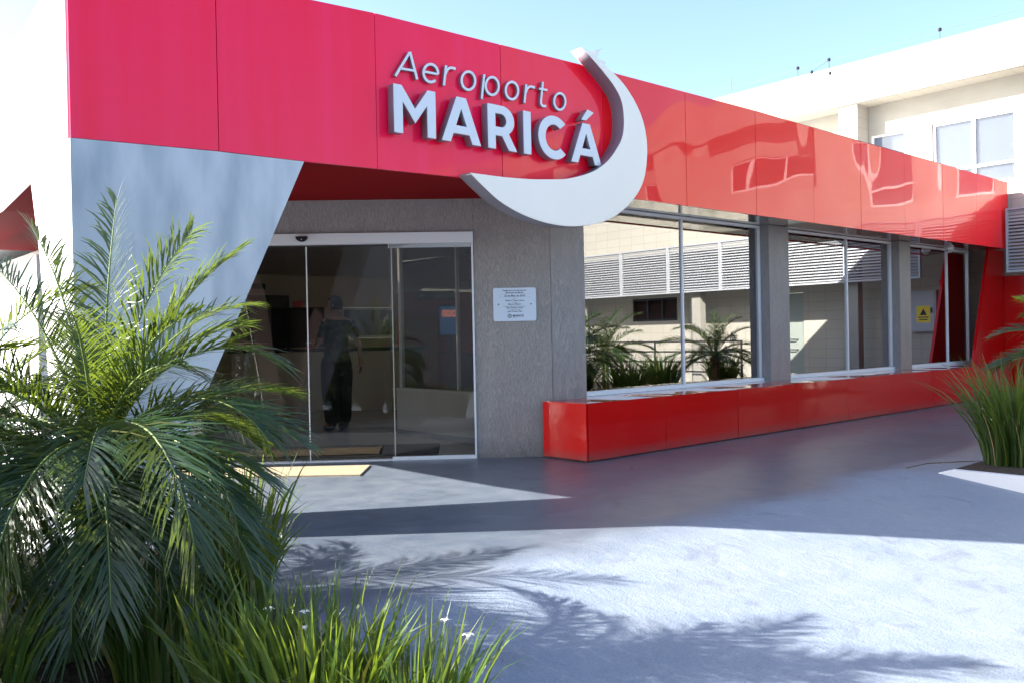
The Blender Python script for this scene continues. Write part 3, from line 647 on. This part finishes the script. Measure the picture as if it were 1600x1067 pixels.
for y, ln in fr_:   # left-hand fingers, holding a paper
    parts.append((chain_mesh([[((.345, .18, 1.175+y*.8), .0095), ((.375, .175, 1.175+y), .009), ((.375+ln*.5, .160, 1.172+y), .008), ((.372+ln*.6, .142, 1.170+y), .0068)]], 1), I4))
parts.append((chain_mesh([[((.32, .165, 1.195), .010), ((.345, .150, 1.205), .0095), ((.372, .142, 1.200), .008)]], 1), I4))
# head turned further to the left
HM = Matrix.Translation((.025, 0, 1.645)) @ Matrix.Rotation(R_(42), 4, 'Z')
hb = bmesh.new(); bmesh.ops.create_uvsphere(hb, u_segments=28, v_segments=20, radius=1)
for v in hb.verts:
    x, y, z = v.co; w = 1 - .22*max(0, -z)
    nx = x*.098*(1 if x < 0 else .98); ny = y*.076*w; nz = z*.122
    if x > .45:   # face: brow, eyes, nose, mouth, chin
        if abs(y) < .22: nx += .024*math.exp(-((z+.12)/.17)**2)*(1-abs(y)/.22)
        if .12 < abs(y) < .55: nx -= .008*math.exp(-((z-.10)/.09)**2)
        nx -= .004*math.exp(-((z+.47)/.04)**2)*(abs(y) < .35); nx += .004*math.exp(-((z+.40)/.05)**2)*(abs(y) < .3) + .006*math.exp(-((z+.75)/.14)**2)
        nx += .004*math.exp(-((z-.25)/.07)**2)
    if z < -.2 and x < .3: nx *= 1 - .35*min(1, (-z-.2)/.6)
    v.co = (nx, ny, nz)
hm = bpy.data.meshes.new('h'); hb.to_mesh(hm); hb.free(); parts.append((hm, HM))
for s in (-1, 1):
    eb = bmesh.new(); bmesh.ops.create_uvsphere(eb, u_segments=10, v_segments=8, radius=1)
    eb.transform(Matrix.Translation((-.004, s*.077, -.008)) @ Matrix.Diagonal((.018, .008, .030, 1))); em = bpy.data.meshes.new('e'); eb.to_mesh(em); eb.free(); parts.append((em, HM))
bo = obj_bm('body', joinmeshes(parts), M['skin'], P)
for p in bo.data.polygons: p.use_smooth = True
eb = bmesh.new()
for s in (-1, 1): bmesh.ops.create_uvsphere(eb, u_segments=8, v_segments=6, radius=.009, matrix=HM @ Matrix.Translation((.083, s*.028, .012)))
obj_bm('eyes', eb, M['boot'], P)
hb = bmesh.new(); bmesh.ops.create_uvsphere(hb, u_segments=24, v_segments=18, radius=1)
for v in list(hb.verts):
    if (v.co.x > .35 and v.co.z < .42) or v.co.z < -.52: hb.verts.remove(v)
for v in hb.verts:
    j = 1 + random.uniform(-.015, .02); v.co = HM @ Vector((v.co.x*.108*j, v.co.y*.084*j, v.co.z*.132*j + .002))
h_ = obj_bm('hair', hb, M['hair'], P)
for p in h_.data.polygons: p.use_smooth = True
sh_ = chain_mesh([
    [((0, 0, .82), (.215, .175), 'pel'), ((0, 0, .98), (.215, .17)), ((0, 0, 1.12), (.205, .16)), ((.01, 0, 1.30), (.21, .155)), ((0, 0, 1.41), (.16, .12), 'ch'), ((0, 0, 1.475), (.075, .07))],
    ['ch', ((-.01, .18, 1.42), .075), ((-.025, .235, 1.28), .072), ((-.028, .245, 1.20), .070)],
    ['ch', ((-.01, -.18, 1.42), .075), ((-.02, -.25, 1.29), .072), ((-.022, -.275, 1.19), .070)]])
o = obj_bm('t_shirt', joinmeshes([(sh_, I4)]), M['shirt'], P)
for p in o.data.polygons: p.use_smooth = True
tr_ = chain_mesh([
    [((0, 0, 1.08), (.17, .135), 'w'), ((0, 0, .90), (.18, .15), 'pel')],
    ['pel', ((0, .09, .80), .145), ((.015, .085, .50), .128), ((-.01, .085, .18), .105), ((-.005, .085, .08), .095)],
    ['pel', ((0, -.09, .80), .145), ((.015, -.085, .50), .128), ((-.01, -.085, .18), .105), ((-.005, -.085, .08), .095)]])
o = obj_bm('trousers', joinmeshes([(tr_, I4)]), M['trouser'], P)
for p in o.data.polygons: p.use_smooth = True
for s in (-1, 1):
    bt = chain_mesh([[((-.03, s*.09, .14), .055), ((-.03, s*.09, .055), (.052, .052)), ((.08, s*.10, .045), (.05, .042)), ((.17, s*.11, .036), (.045, .034))]])
    o = obj_bm('boot', joinmeshes([(bt, I4)]), M['boot'], P)
    for p in o.data.polygons: p.use_smooth = True
pp = MB().box((.36, .02, 1.155), (.50, .20, 1.162)).build('paper_sheet', M['white'])
pp.location = P.location; pp.rotation_euler = P.rotation_euler
tag(pp, 'small white sheet held in the left hand of the standing man', 'paper')

# ---------------------------------------------------------------- annex building (far right, runs on behind the photographer)
A = empty('annex_building', (16.5, 0, 0), 0, 'two-storey cream block building with deep parapet and white windows beyond the red wing', 'building')
AI = Matrix.Translation((-16.5, 0, 0))
def apart(o):
    if o.parent == A: o.matrix_parent_inverse = AI
    return o
def wallholes(p, q0, q1, z0, z1, holes, depth=.12):
    mb = MB(); Qs = sorted({q0, q1, *[h[0] for h in holes], *[h[1] for h in holes]}); Zs = sorted({z0, z1, *[h[2] for h in holes], *[h[3] for h in holes]})
    for a, b in zip(Qs, Qs[1:]):
        for c, d in zip(Zs, Zs[1:]):
            if any(h[0] <= (a+b)/2 <= h[1] and h[2] <= (c+d)/2 <= h[3] for h in holes): continue
            mb.face([(p, a, c), (p, b, c), (p, b, d), (p, a, d)])
    for a, b, c, d in holes:
        e = p + depth
        mb.face([(p, a, c), (e, a, c), (e, a, d), (p, a, d)]); mb.face([(p, b, c), (p, b, d), (e, b, d), (e, b, c)])
        mb.face([(p, a, c), (p, b, c), (e, b, c), (e, a, c)]); mb.face([(p, a, d), (e, a, d), (e, b, d), (p, b, d)])
    return mb
bays = [(8.76, 13.6, 3.5), (2.6, 8.37, 3.5), (-1.27, 1.90, 4.05), (-4.9, -1.75, 4.05), (-8.6, -5.4, 4.05), (-12.5, -9.2, 4.05)]
wins = {0: [(9.2, 10.6, 3.8, 5.06), (11.2, 12.6, 3.8, 5.06)],
        1: [(7.62, 8.33, 3.8, 5.07), (5.66, 7.12, 3.8, 5.07), (4.5, 5.25, 3.6, 4.6), (2.85, 3.75, 3.6, 5.0)],
        2: [(-.40, 1.60, 4.35, 4.93)], 3: [(-2.9, -1.9, 4.35, 4.93), (-4.6, -3.3, 4.35, 4.93)], 4: [(-8.0, -6.0, 4.35, 4.93)], 5: [(-11.8, -9.8, 4.35, 4.93)]}
mb = wallholes(16.5, -14, 14, 3.22, 5.665, [(a, b, c, 5.66) for a, b, c in bays], .45)
apart(mb.build('upper_wall', M['block'], A))
for i, (a, b, c) in enumerate(bays):
    apart(wallholes(16.95, a+.003, b-.003, c, 5.66, wins[i], .10).build('recessed_wall', M['annex'], A))
    for (qa_, qb_, za_, zb_) in wins[i]:
        fw = .045; f = MB(); x0_, x1_ = 16.99, 17.05
        f.box((x0_-.02, qa_+.002, za_+.002), (x1_, qb_-.002, za_+fw)); f.box((x0_, qa_+.002, zb_-fw), (x1_, qb_-.002, zb_-.002))
        f.box((x0_, qa_+.002, za_+fw+.001), (x1_, qa_+fw, zb_-fw-.001)); f.box((x0_, qb_-fw, za_+fw+.001), (x1_, qb_-.002, zb_-fw-.001))
        n = max(1, round((qb_-qa_)/.72)); 
        for k in range(1, n):
            q_ = qa_ + (qb_-qa_)*k/n; f.box((x0_, q_-.03, za_+fw+.001), (x1_, q_+.03, zb_-fw-.001))
        if zb_-za_ > 1: f.box((x0_-.003, qa_+fw, za_+.33), (x1_-.003, qb_-fw, za_+.38))
        fo = apart(f.build('window', M['white'], A))
        o = MB().box((17.02, qa_+fw+.001, za_+fw+.001), (17.025, qb_-fw-.001, zb_-fw-.001)).build('pane', M['wglass'], fo)
        if i < 2:
            o = MB().box((17.055, qa_+.01, za_+.01), (17.07, qb_-.01, zb_-.01)).build('blind', M['blind'], fo)
        else:
            o = MB().box((17.06, qa_+.01, za_+.01), (17.075, qb_-.01, zb_-.01)).build('dark_backing', M['darkjoint'], fo)
apart(MB().box((16.45, -14, 5.667), (24, 14, 6.48)).build('parapet', M['annex'], A))
apart(MB().box((16.51, -14, 3.0), (24, 14, 3.215)).build('floor_slab', M['annex'], A))
apart(MB().box((17.1, -14, 3.22), (24, 14, 5.66)).build('core', M['annex'], A))
low = [(-2.2, -.75, 1.50, 2.08), (-6.2, -4.6, 1.50, 2.08), (1.75, 2.68, -.02, 2.02)]
apart(wallholes(17.2, -14, 14, -.5, 3.0, low, .12).build('lower_wall', M['block'], A))
for (qa_, qb_, za_, zb_) in low[:2]:
    f = MB(); f.box((17.21, qa_, za_), (17.25, qb_, za_+.05)); f.box((17.21, qa_, zb_-.05), (17.25, qb_, zb_))
    for k in range(4): q_ = qa_+.02+(qb_-qa_-.04)*k/3; f.box((17.208, q_-.02, za_+.051), (17.25, q_+.02, zb_-.051))
    fo = apart(f.build('window', M['darkmetal'], A))
    MB().box((17.3, qa_+.01, za_+.01), (17.31, qb_-.01, zb_-.01)).build('pane', M['darkjoint'], fo)
fo = apart(MB().box((17.24, 1.76, -.01), (17.30, 2.67, 2.01)).build('service_door', M['greydoor'], A, .004))
MB().tube([(17.24, 2.52, 1.0), (17.17, 2.52, 1.0), (17.17, 2.22, 1.0), (17.24, 2.22, 1.0)], .012, 8).tube([(17.24, 2.52, .78), (17.17, 2.52, .78), (17.17, 2.22, .78), (17.24, 2.22, .78)], .012, 8).build('handle', M['darkmetal'], fo)
for q_ in (-10, -7.2, -3.4, .4, 4.2):
    apart(MB().box((16.42, q_-.12, -.5), (16.62, q_+.12, 2.995)).build('pillar', M['annex'], A))
# louvre screens
def louvre(q0, q1):
    mb = MB(); z = 2.17
    while z < 3.18:
        mb.face([(16.26, q0+.03, z), (16.26, q1-.03, z), (16.31, q1-.03, z+.034), (16.31, q0+.03, z+.034)])
        mb.face([(16.31, q0+.03, z+.038), (16.31, q1-.03, z+.038), (16.26, q1-.03, z+.004), (16.26, q0+.03, z+.004)])
        z += .0585
    mb.box((16.25, q0+.004, 2.12), (16.32, q0+.034, 3.22)); mb.box((16.25, q1-.034, 2.12), (16.32, q1-.004, 3.22))
    mb.box((16.25, q0+.035, 2.12), (16.32, q1-.035, 2.155)); mb.box((16.25, q0+.035, 3.19), (16.32, q1-.035, 3.22))
    return mb
lv = apart(louvre(4.15, 5.62).build('louvre_panel', M['greymetal'], A))
for k in range(1, 13):
    c = lv.copy(); COL.objects.link(c); c.location = (0, -1.475*k, 0)
# lightning wire on the parapet
LW = empty('lightning_wire', (16.5, 9, 6.48), 0, 'thin lightning wire on small black insulators along the cream parapet', 'wire')
pts = []
qq = [3.5, 6.8, 9.0, 9.7, 11.5, 14]
w_ = MB()
for a, b in zip(qq, qq[1:]): w_.tube([(0.1, a-9+(b-a)*k/6, .22 - .03*math.sin(math.pi*k/6)) for k in range(7)], .0022, 5)
w_.tube([(.1, 0, .22), (-.05, .3, .02), (-.06, .3, -.8)], .003, 5); w_.tube([(.1, 0, .22), (-.05, -.1, -.1), (-.06, -.1, -.85)], .003, 5)
w_.build('wire', M['darkmetal'], LW)
for q_ in (6.8, 9.0, 9.7):
    MB().lathe([(.004, -.22), (.004, -.03), (.03, -.02), (.035, .015), (.018, .04)], (.1, q_-9, .22), 10).build('insulator', M['black'], LW)
for q_ in (.3, -.1): MB().lathe([(.02, -.03), (.032, 0), (.02, .03)], (-.05, q_, .02 if q_ > 0 else -.1), 10).build('insulator', M['black'], LW)
MB().tube([(.1, 11.35-9, 0), (.1, 11.35-9, .42)], .006, 6).build('rod', M['darkmetal'], LW)

# building behind the photographer, mirrored in the entrance glass
yaw = R_(-41.1)
H = empty('service_building', tuple(CR*-3.0 + CF*-9.0 + Vector((0, 0, -.46))), yaw, 'white building with louvred vents behind the photographer, mirrored in the entrance glass', 'building')
MB().box((-6, -6, 0), (4.5, 0, 5.6)).build('wall', M['sergrey'], H)
lm = MB()
for k in range(9): lm.face([(-2.2, .09, 3.0+.24*k), (.2, .09, 3.0+.24*k), (.2, .02, 3.2+.24*k), (-2.2, .02, 3.2+.24*k)])
lm.box((-1.03, .01, 2.95), (-.97, .12, 5.2)); lm.build('louvre_vent', M['whitewall'], H)
MB().box((1.0, .003, 0), (2.6, .05, 2.3)).build('door', M['greydoor'], H)
MB().box((-2.2, .003, 1.3), (-.9, .04, 2.3)).build('notice_board', M['whitewall'], H)
MB().box((-6.2, -6.2, 5.601), (4.7, .3, 5.8)).build('roof', M['annex'], H)

# ---------------------------------------------------------------- planting beds
def soilbed(name, poly, dz=.012):
    mb = MB()
    vs = [mb.bm.verts.new((x, y, 0)) for x, y in poly]; f = mb.bm.faces.new(vs)
    bmesh.ops.triangulate(mb.bm, faces=[f]); bmesh.ops.subdivide_edges(mb.bm, edges=list(mb.bm.edges), cuts=12, use_grid_fill=True)
    for v in mb.bm.verts: v.co.z = g(v.co.y) + dz + .01*math.sin(v.co.x*7)*math.sin(v.co.y*6)
    return tag(mb.build(name, M['soil'], smooth=True), kind='structure')
soilbed('planting_bed', [(1.35, 5.5), (1.75, 5.0), (1.72, 3.4), (1.62, 2.4), (1.2, 2.1), (-4, 2.2), (-4, 5.5)], .02)
MB_ = MB().prism([(-4, -.7), (3.12, -.7), (3.12, -.02), (3.0, .0), (-4, 0)], 7.6, 16.2, 'x').build('planting_bed', M['soil']); tag(MB_, kind='structure')
kb = MB().prism([(-4, -.7), (3.14, -.7), (3.16, -.03), (3.05, .008), (-4, .008)], 7.52, 7.597, 'x').build('kerb', M['white'], bevel=.006); tag(kb, kind='structure')

# ---------------------------------------------------------------- palms
def frond_mesh(az, e0, L, droop, n=64, lmax=.29, seed=0, twist=0, wl=.0040):
    rnd = random.Random(seed); mb = MB(); bm = mb.bm
    h = (CR*math.cos(R_(az)) + CF*math.sin(R_(az)))
    N = 22; pts = [Vector((0, 0, 0))]; dirs = []
    bend = rnd.uniform(-14, 14)
    for i in range(N):
        s = (i+.5)/N; e = R_(e0 - droop*s**1.35); a = R_(az + bend*s)
        hh = CR*math.cos(a) + CF*math.sin(a)
        d = hh*math.cos(e) + Vector((0, 0, math.sin(e))); dirs.append(d); pts.append(pts[-1] + d*L/N)
    dirs.append(dirs[-1])
    rb = MB(); rb.tube(pts, [.009*(1-.85*i/N) for i in range(N+1)], 6)
    def at_(s): f = s*N; i = min(int(f), N-1); return pts[i].lerp(pts[i+1], f-i), dirs[i]
    for k in range(n):
        s = .10 + .90*(k/(n-1))
        p, d = at_(s); side = d.cross(Vector((0, 0, 1)))
        if side.length < .15: side = CR.copy() if abs(d.dot(CR)) < .9 else CF.copy()
        side.normalize(); up = side.cross(d).normalized()
        tw = R_(twist*s); side, up = side*math.cos(tw)+up*math.sin(tw), up*math.cos(tw)-side*math.sin(tw)
        prof = min(1, (s-.04)/.22)*(1 - .55*max(0, (s-.55)/.45)**1.3)
        for sg in (-1, 1):
            l = lmax*prof*rnd.uniform(.88, 1.08); ang = R_(56 - 30*s + rnd.uniform(-11, 11)); v = R_(22 + rnd.uniform(-16, 16))
            dr = d*math.cos(ang) + (side*sg*math.cos(v) + up*math.sin(v))*math.sin(ang)
            wv = (dr.cross(up)).normalized(); 
            if wv.length < .1: continue
            wv = (wv*math.cos(.5) + up*math.sin(.5)*sg).normalized()
            sag = rnd.uniform(.12, .48)*l; prev = None
            for j, (u, ww) in enumerate(((0, .5), (.3, 1), (.68, .8), (1, .06))):
                c = p + dr*l*u + Vector((0, 0, -sag*u*u)); w2 = wv*wl*ww
                a = bm.verts.new(c - w2); b = bm.verts.new(c + w2)
                if prev: bm.faces.new((prev[0], prev[1], b, a))
                prev = (a, b)
    return rb, mb
def palm(loc, crown, fronds, label, group, seed=1, tr=.07):
    T = empty('palm', loc, 0, label, 'palm', group)
    prof = []; z = -.05
    while z < crown:
        prof += [(tr*(1.05 + .15*random.random()), z), (tr*.85, z+.028)]; z += .045
    MB().lathe(prof, n=14).build('trunk', M['trunk'], T)
    fb = MB(); rnd = random.Random(seed)
    for k in range(60):
        a = rnd.uniform(0, 6.28); r0 = tr*.9; z0 = crown - rnd.uniform(-.06, .22)
        c, s = math.cos(a), math.sin(a); o_ = rnd.uniform(.06, .16)
        fb.tube([(c*r0, s*r0, z0), (c*(r0+o_*.6), s*(r0+o_*.6), z0+.03), (c*(r0+o_), s*(r0+o_), z0-rnd.uniform(.0, .1))], [.006, .003, .001], 4)
    fb.build('leaf_fibre', M['trunk'], T)
    for i, f in enumerate(fronds):
        az, e0, L, dr = f[:4]; kw = f[4] if len(f) > 4 else {}
        rb, mb = frond_mesh(az, e0, L, dr, seed=seed*100+i, **kw)
        off = (CR*math.cos(R_(az)) + CF*math.sin(R_(az)))*tr*.5 + Vector((0, 0, crown))
        fo = mb.build('frond', M['palm'], T); fo.location = off
        rb.build('rachis', M['rachis'], fo, smooth=True)
    return T
def whorl(n, seed, Lm=1.05, lo=-25, hi=80):
    rnd = random.Random(seed); out = []
    for k in range(n):
        t_ = k/(n-1); e = hi + (lo-hi)*t_
        out.append((k*137.5 + rnd.uniform(-12, 12), e + rnd.uniform(-6, 6), Lm*rnd.uniform(.85, 1.08)*(1-.1*abs(t_-.5)), rnd.uniform(45, 80) - 15*t_, {'twist': rnd.uniform(-40, 40)}))
    return out
main = [(80, 88, 1.02, 12, {'twist': 20}), (30, 82, .95, 30, {'twist': 60}), (12, 72, .95, 34, {'twist': 0}), (4, 68, .86, 96, {'twist': 10}), (-12, 46, .82, 95, {}), (18, 34, .80, 80, {'twist': -20}), (-30, 24, .84, 88, {}), (150, 82, .98, 30, {'twist': -30}), (60, 66, .95, 60, {}),
        (-78, 20, 1.05, 92, {'twist': 0, 'n': 90, 'lmax': .29}), (-50, 30, 1.15, 100, {'n': 90, 'lmax': .29}), (-100, 35, 1.1, 100, {}), (-130, 25, 1.1, 85, {}), (180, 55, 1.1, 75, {}), (160, 70, 1.0, 40, {}), (200, 35, 1.15, 60, {}), (-160, 15, 1.1, 60, {}), (-62, 2, .95, 66, {'n': 84}), (-95, -2, .95, 62, {'n': 84}), (-120, 0, .95, 66, {'n': 84}), (-25, 0, .9, 66, {}), (-145, -5, .95, 60, {}), (-78, -30, .8, 40, {'n': 66}), (-40, -28, .8, 42, {}), (-112, -28, .8, 42, {}), (175, 15, 1.0, 70, {})]
palm((1.0, 3.64, 0), .78, main + whorl(20, 3, .80), 'big feathery palm in the left foreground in front of the pale grey leg', 'palms in the left bed', 3)
palm((.72, 4.95, 0), .75, whorl(24, 5, 1.05), 'palm at the left edge of the picture, behind the big foreground palm', 'palms in the left bed', 5)
palm((.02, 3.95, 0), .70, whorl(20, 8, 1.05), 'palm just beyond the left edge of the picture beside the big foreground palm', 'palms in the left bed', 8)
small = [f[:4] + ({**f[4], 'n': 58, 'wl': .0048},) for f in whorl(24, 11, .98, -20, 85)]
palm((10.05, 2.70, 0), .85, small, 'palm with yellow-green fronds reaching in at the right edge, behind the grassy clump', 'palms in the right bed', 11)
palm((13.5, 3.0, 0), .80, small[::-1], 'palm in the right bed mirrored in the right half of the nearest window', 'palms in the right bed', 12)
palm((12.0, 1.6, 0), .85, [(a+40, b, c, d, k) for a, b, c, d, k in small], 'palm in the right bed mirrored in the left half of the nearest window', 'palms in the right bed', 13)

def shrub(loc, rx, ry, hgt, n, label, group, seed):  # unseen shrubs added to shade the left bed and the paving
    T = empty('tall_shrub', loc, 0, label, 'shrub', group); rnd = random.Random(seed); mb = MB(); bm = mb.bm
    tk = MB()
    for k in range(9):
        a = rnd.uniform(0, 6.28); tk.tube([(0.05*math.cos(a), .05*math.sin(a), -.05), (.3*rx*math.cos(a), .3*ry*math.sin(a), hgt*.45), (.7*rx*math.cos(a), .7*ry*math.sin(a), hgt*rnd.uniform(.7, .9))], [.03, .02, .006], 6)
    tk.build('stems', M['trunk'], T)
    cl = [(rnd.uniform(-1, 1)*rx, rnd.uniform(-1, 1)*ry, rnd.uniform(.12, 1)*hgt, rnd.uniform(.16, .34)) for _ in range(60)]
    for k in range(n):
        cx_, cy_, cz_, cr = rnd.choice(cl); v = Vector((rnd.gauss(0, 1), rnd.gauss(0, 1), rnd.gauss(0, 1))).normalized()*cr*rnd.uniform(.5, 1)
        c = Vector((cx_, cy_, min(cz_, hgt-.1))) + v; 
        if c.z < .03: continue
        d = Vector((rnd.gauss(0, 1), rnd.gauss(0, 1), rnd.gauss(0, .6))).normalized(); w_ = d.cross(Vector((rnd.random(), rnd.random(), rnd.random()+.1))).normalized()
        l_ = rnd.uniform(.05, .09); bm.faces.new([bm.verts.new(c + q_) for q_ in (-d*l_*.5, w_*l_*.25, d*l_*.5, -w_*l_*.25)])
    mb.build('foliage', M['palm'], T)
for k, (x, y, hh) in enumerate([(-.75, 6.65, 1.95), (-.85, 5.75, 2.1), (-.9, 4.85, 2.05), (-.8, 4.0, 1.75), (-1.2, 3.2, 1.2)]):
    shrub((x, y, 0), .42, .5, hh, 5200, ['shrub at the back end of the row left of the frame, beside the terminal flank', 'tallest shrub of the row just left of the frame', 'third shrub from the terminal in the row left of the frame', 'fourth shrub from the terminal in the row left of the frame', 'lowest shrub of the row left of the frame, nearest the photographer'][k], 'shrubs beyond the left edge', 60+k)

# ---------------------------------------------------------------- iris clumps
def clump(loc, n, hgt, spread, label, group, seed, flowers=(), lean=(0, 0), w=.0075, foot=.16):
    T = empty('iris_clump', loc, 0, label, 'plant', group); rnd = random.Random(seed); mb = MB(); bm = mb.bm; dy = MB()
    for k in range(n):
        a = rnd.uniform(0, 6.283); r = foot*math.sqrt(rnd.random()); L = hgt*rnd.uniform(.55, 1.12); o_ = spread*rnd.uniform(.15, 1)*(.4+.6*r/foot)
        hd = Vector((math.cos(a), math.sin(a), 0)); base = hd*r; out = (hd + Vector((lean[0], lean[1], 0)) + Vector((rnd.uniform(-.5, .5), rnd.uniform(-.5, .5), 0)))
        fa = rnd.uniform(0, 3.14); wv = Vector((math.cos(fa), math.sin(fa), 0)); dead = rnd.random() < .06
        tgt = dy.bm if dead else bm; prev = None; cur = rnd.uniform(1.5, 2.4); W2 = w*rnd.uniform(.6, 1.1)*(.5 if dead else 1)
        dp = rnd.uniform(.05, .35) * (2.2 if dead else 1)
        for j in range(7):
            u = j/6; c = base + Vector((0, 0, L*u - L*dp*u**3)) + out*o_*L*u**cur
            ww = wv*W2*(1.0 if u < .55 else max(.04, 1-((u-.55)/.45)**1.6))
            v1 = tgt.verts.new(c-ww); v2 = tgt.verts.new(c+ww)
            if prev: tgt.faces.new((prev[0], prev[1], v2, v1))
            prev = (v1, v2)
    mb.build('leaves', M['iris'], T)
    if len(dy.bm.verts): dy.build('dry_leaves', M['dry'], T)
    for i, (x, y, z) in enumerate(flowers):
        st = MB().tube([(x*.15, y*.15, 0), (x*.5, y*.5, z*.6), (x, y, z)], [.003, .0025, .002], 5).build('stem', M['rachis'], T)
        fl = MB(); rnd2 = random.Random(i+seed); n6 = 5
        cup = rnd2.uniform(.5, 1.3); sz = rnd2.uniform(.010, .016)
        for k in range(n6):
            aa = k*math.pi*.4 + rnd2.random()*.5; d = Vector((math.cos(aa), math.sin(aa), 0)); s_ = Vector((-d.y, d.x, 0)); W3 = sz*.5
            p0 = Vector((x, y, z)); p1 = p0 + d*sz*.6 + Vector((0, 0, sz*cup)); p2 = p0 + d*sz*1.25 + Vector((0, 0, sz*cup*.8))
            fl.face([p0 - s_*W3*.25, p0 + s_*W3*.25, p1 + s_*W3, p1 - s_*W3]); fl.face([p1 - s_*W3, p1 + s_*W3, p2 + s_*W3*.35, p2 - s_*W3*.35])
        fl.build('flower', M['petal'], T)
    return T
def cp(x, f, z=None):  # forecourt point: x metres right, f metres ahead
    v = CR*x + CF*f; return (v.x, v.y, g(v.y) if z is None else z)
GA = 'iris clumps in the front bed'
clump(cp(-.60, 2.62), 400, .66, .40, 'sunlit green iris clump at the bottom with a cluster of two white flowers', GA, 21, [(-.02, .06, .50), (-.05, .0, .47)], w=.0075, foot=.19)
clump(cp(-.33, 2.52), 300, .60, .38, 'sunlit iris clump at the bottom, rightmost in the bed, with two small white blooms', GA, 22, [(.16, .02, .50), (.21, -.03, .45)], w=.0075, foot=.15)
clump(cp(-.86, 2.78), 230, .56, .42, 'iris clump at the bottom with one white flower, left of the sunlit clumps', GA, 23, [(.05, -.03, .42)], w=.0085)
clump(cp(-1.17, 3.5), 240, .70, .34, 'tall shaded iris clump between the big palm and the paving', GA, 24, w=.009)
clump(cp(-1.28, 3.95), 190, .74, .32, 'tall dark iris clump right beside the low palm fronds, nearest the doormat', GA, 25, w=.009)
clump(cp(-1.30, 3.15), 190, .60, .45, 'dark iris clump in deep shade under the big palm, with one tiny white flower', GA, 26, [(.10, -.10, .40)])
clump(cp(-1.75, 2.75), 200, .52, .55, 'dark iris clump in the bottom left corner of the picture', GA, 27)
clump(cp(-1.70, 3.35), 170, .60, .5, 'dark iris clump under the left fronds of the big palm', GA, 28)
clump(cp(-2.2, 3.3), 150, .6, .5, 'dark iris clump at the left edge under the palms', GA, 29)
GB = 'grassy clumps in the right bed'
clump((8.24, 2.80, 0), 600, .98, .58, 'big grassy iris clump behind the white kerb at the right edge', GB, 31, [(-.38, .12, .50), (-.18, .02, .44), (.02, -.1, .62), (-.30, .08, .40)], w=.0075, foot=.24)
clump((9.05, 2.85, 0), 220, .95, .45, 'grassy clump between the kerb clump and the right-hand palm', GB, 32, w=.009, foot=.2)
for k, (x, y, lb) in enumerate([(10.6, 2.2, 'grassy clump just right of the frame behind the right-hand palm'), (11.4, 2.7, 'grassy clump between the two palms mirrored in the nearest window'), (12.7, 2.4, 'grassy clump at the foot of the mirrored palms'), (14.3, 2.6, 'grassy clump in the right bed near the annex')]):
    clump((x, y, 0), 320, .95, .55, lb, GB, 40+k, w=.011, foot=.25)

# railing mirrored in the windows
RL = empty('railing', (15.4, -2, 0), 0, 'dark railing of four thin bars along the front of the cream annex', 'railing')
for z in (.35, .56, .78, 1.0): MB().tube([(0, -8, z), (0, 4.3, z)], .018, 8).build('rail', M['darkmetal'], RL)
for q_ in (-8, -5.5, -3, -.5, 2, 4.3): MB().tube([(0, q_, -.45), (0, q_, 1.02)], .022, 8).build('post', M['darkmetal'], RL)

tw = MB().tube([(7.35, 3.35, .012), (7.6, 3.28, .03), (7.85, 3.10, .035), (8.1, 3.02, .02)], [.004, .005, .005, .002], 6).build('dry_twig', M['trunk'])
tag(tw, 'thin dry twig lying across the end of the white kerb at the right edge', 'twig')
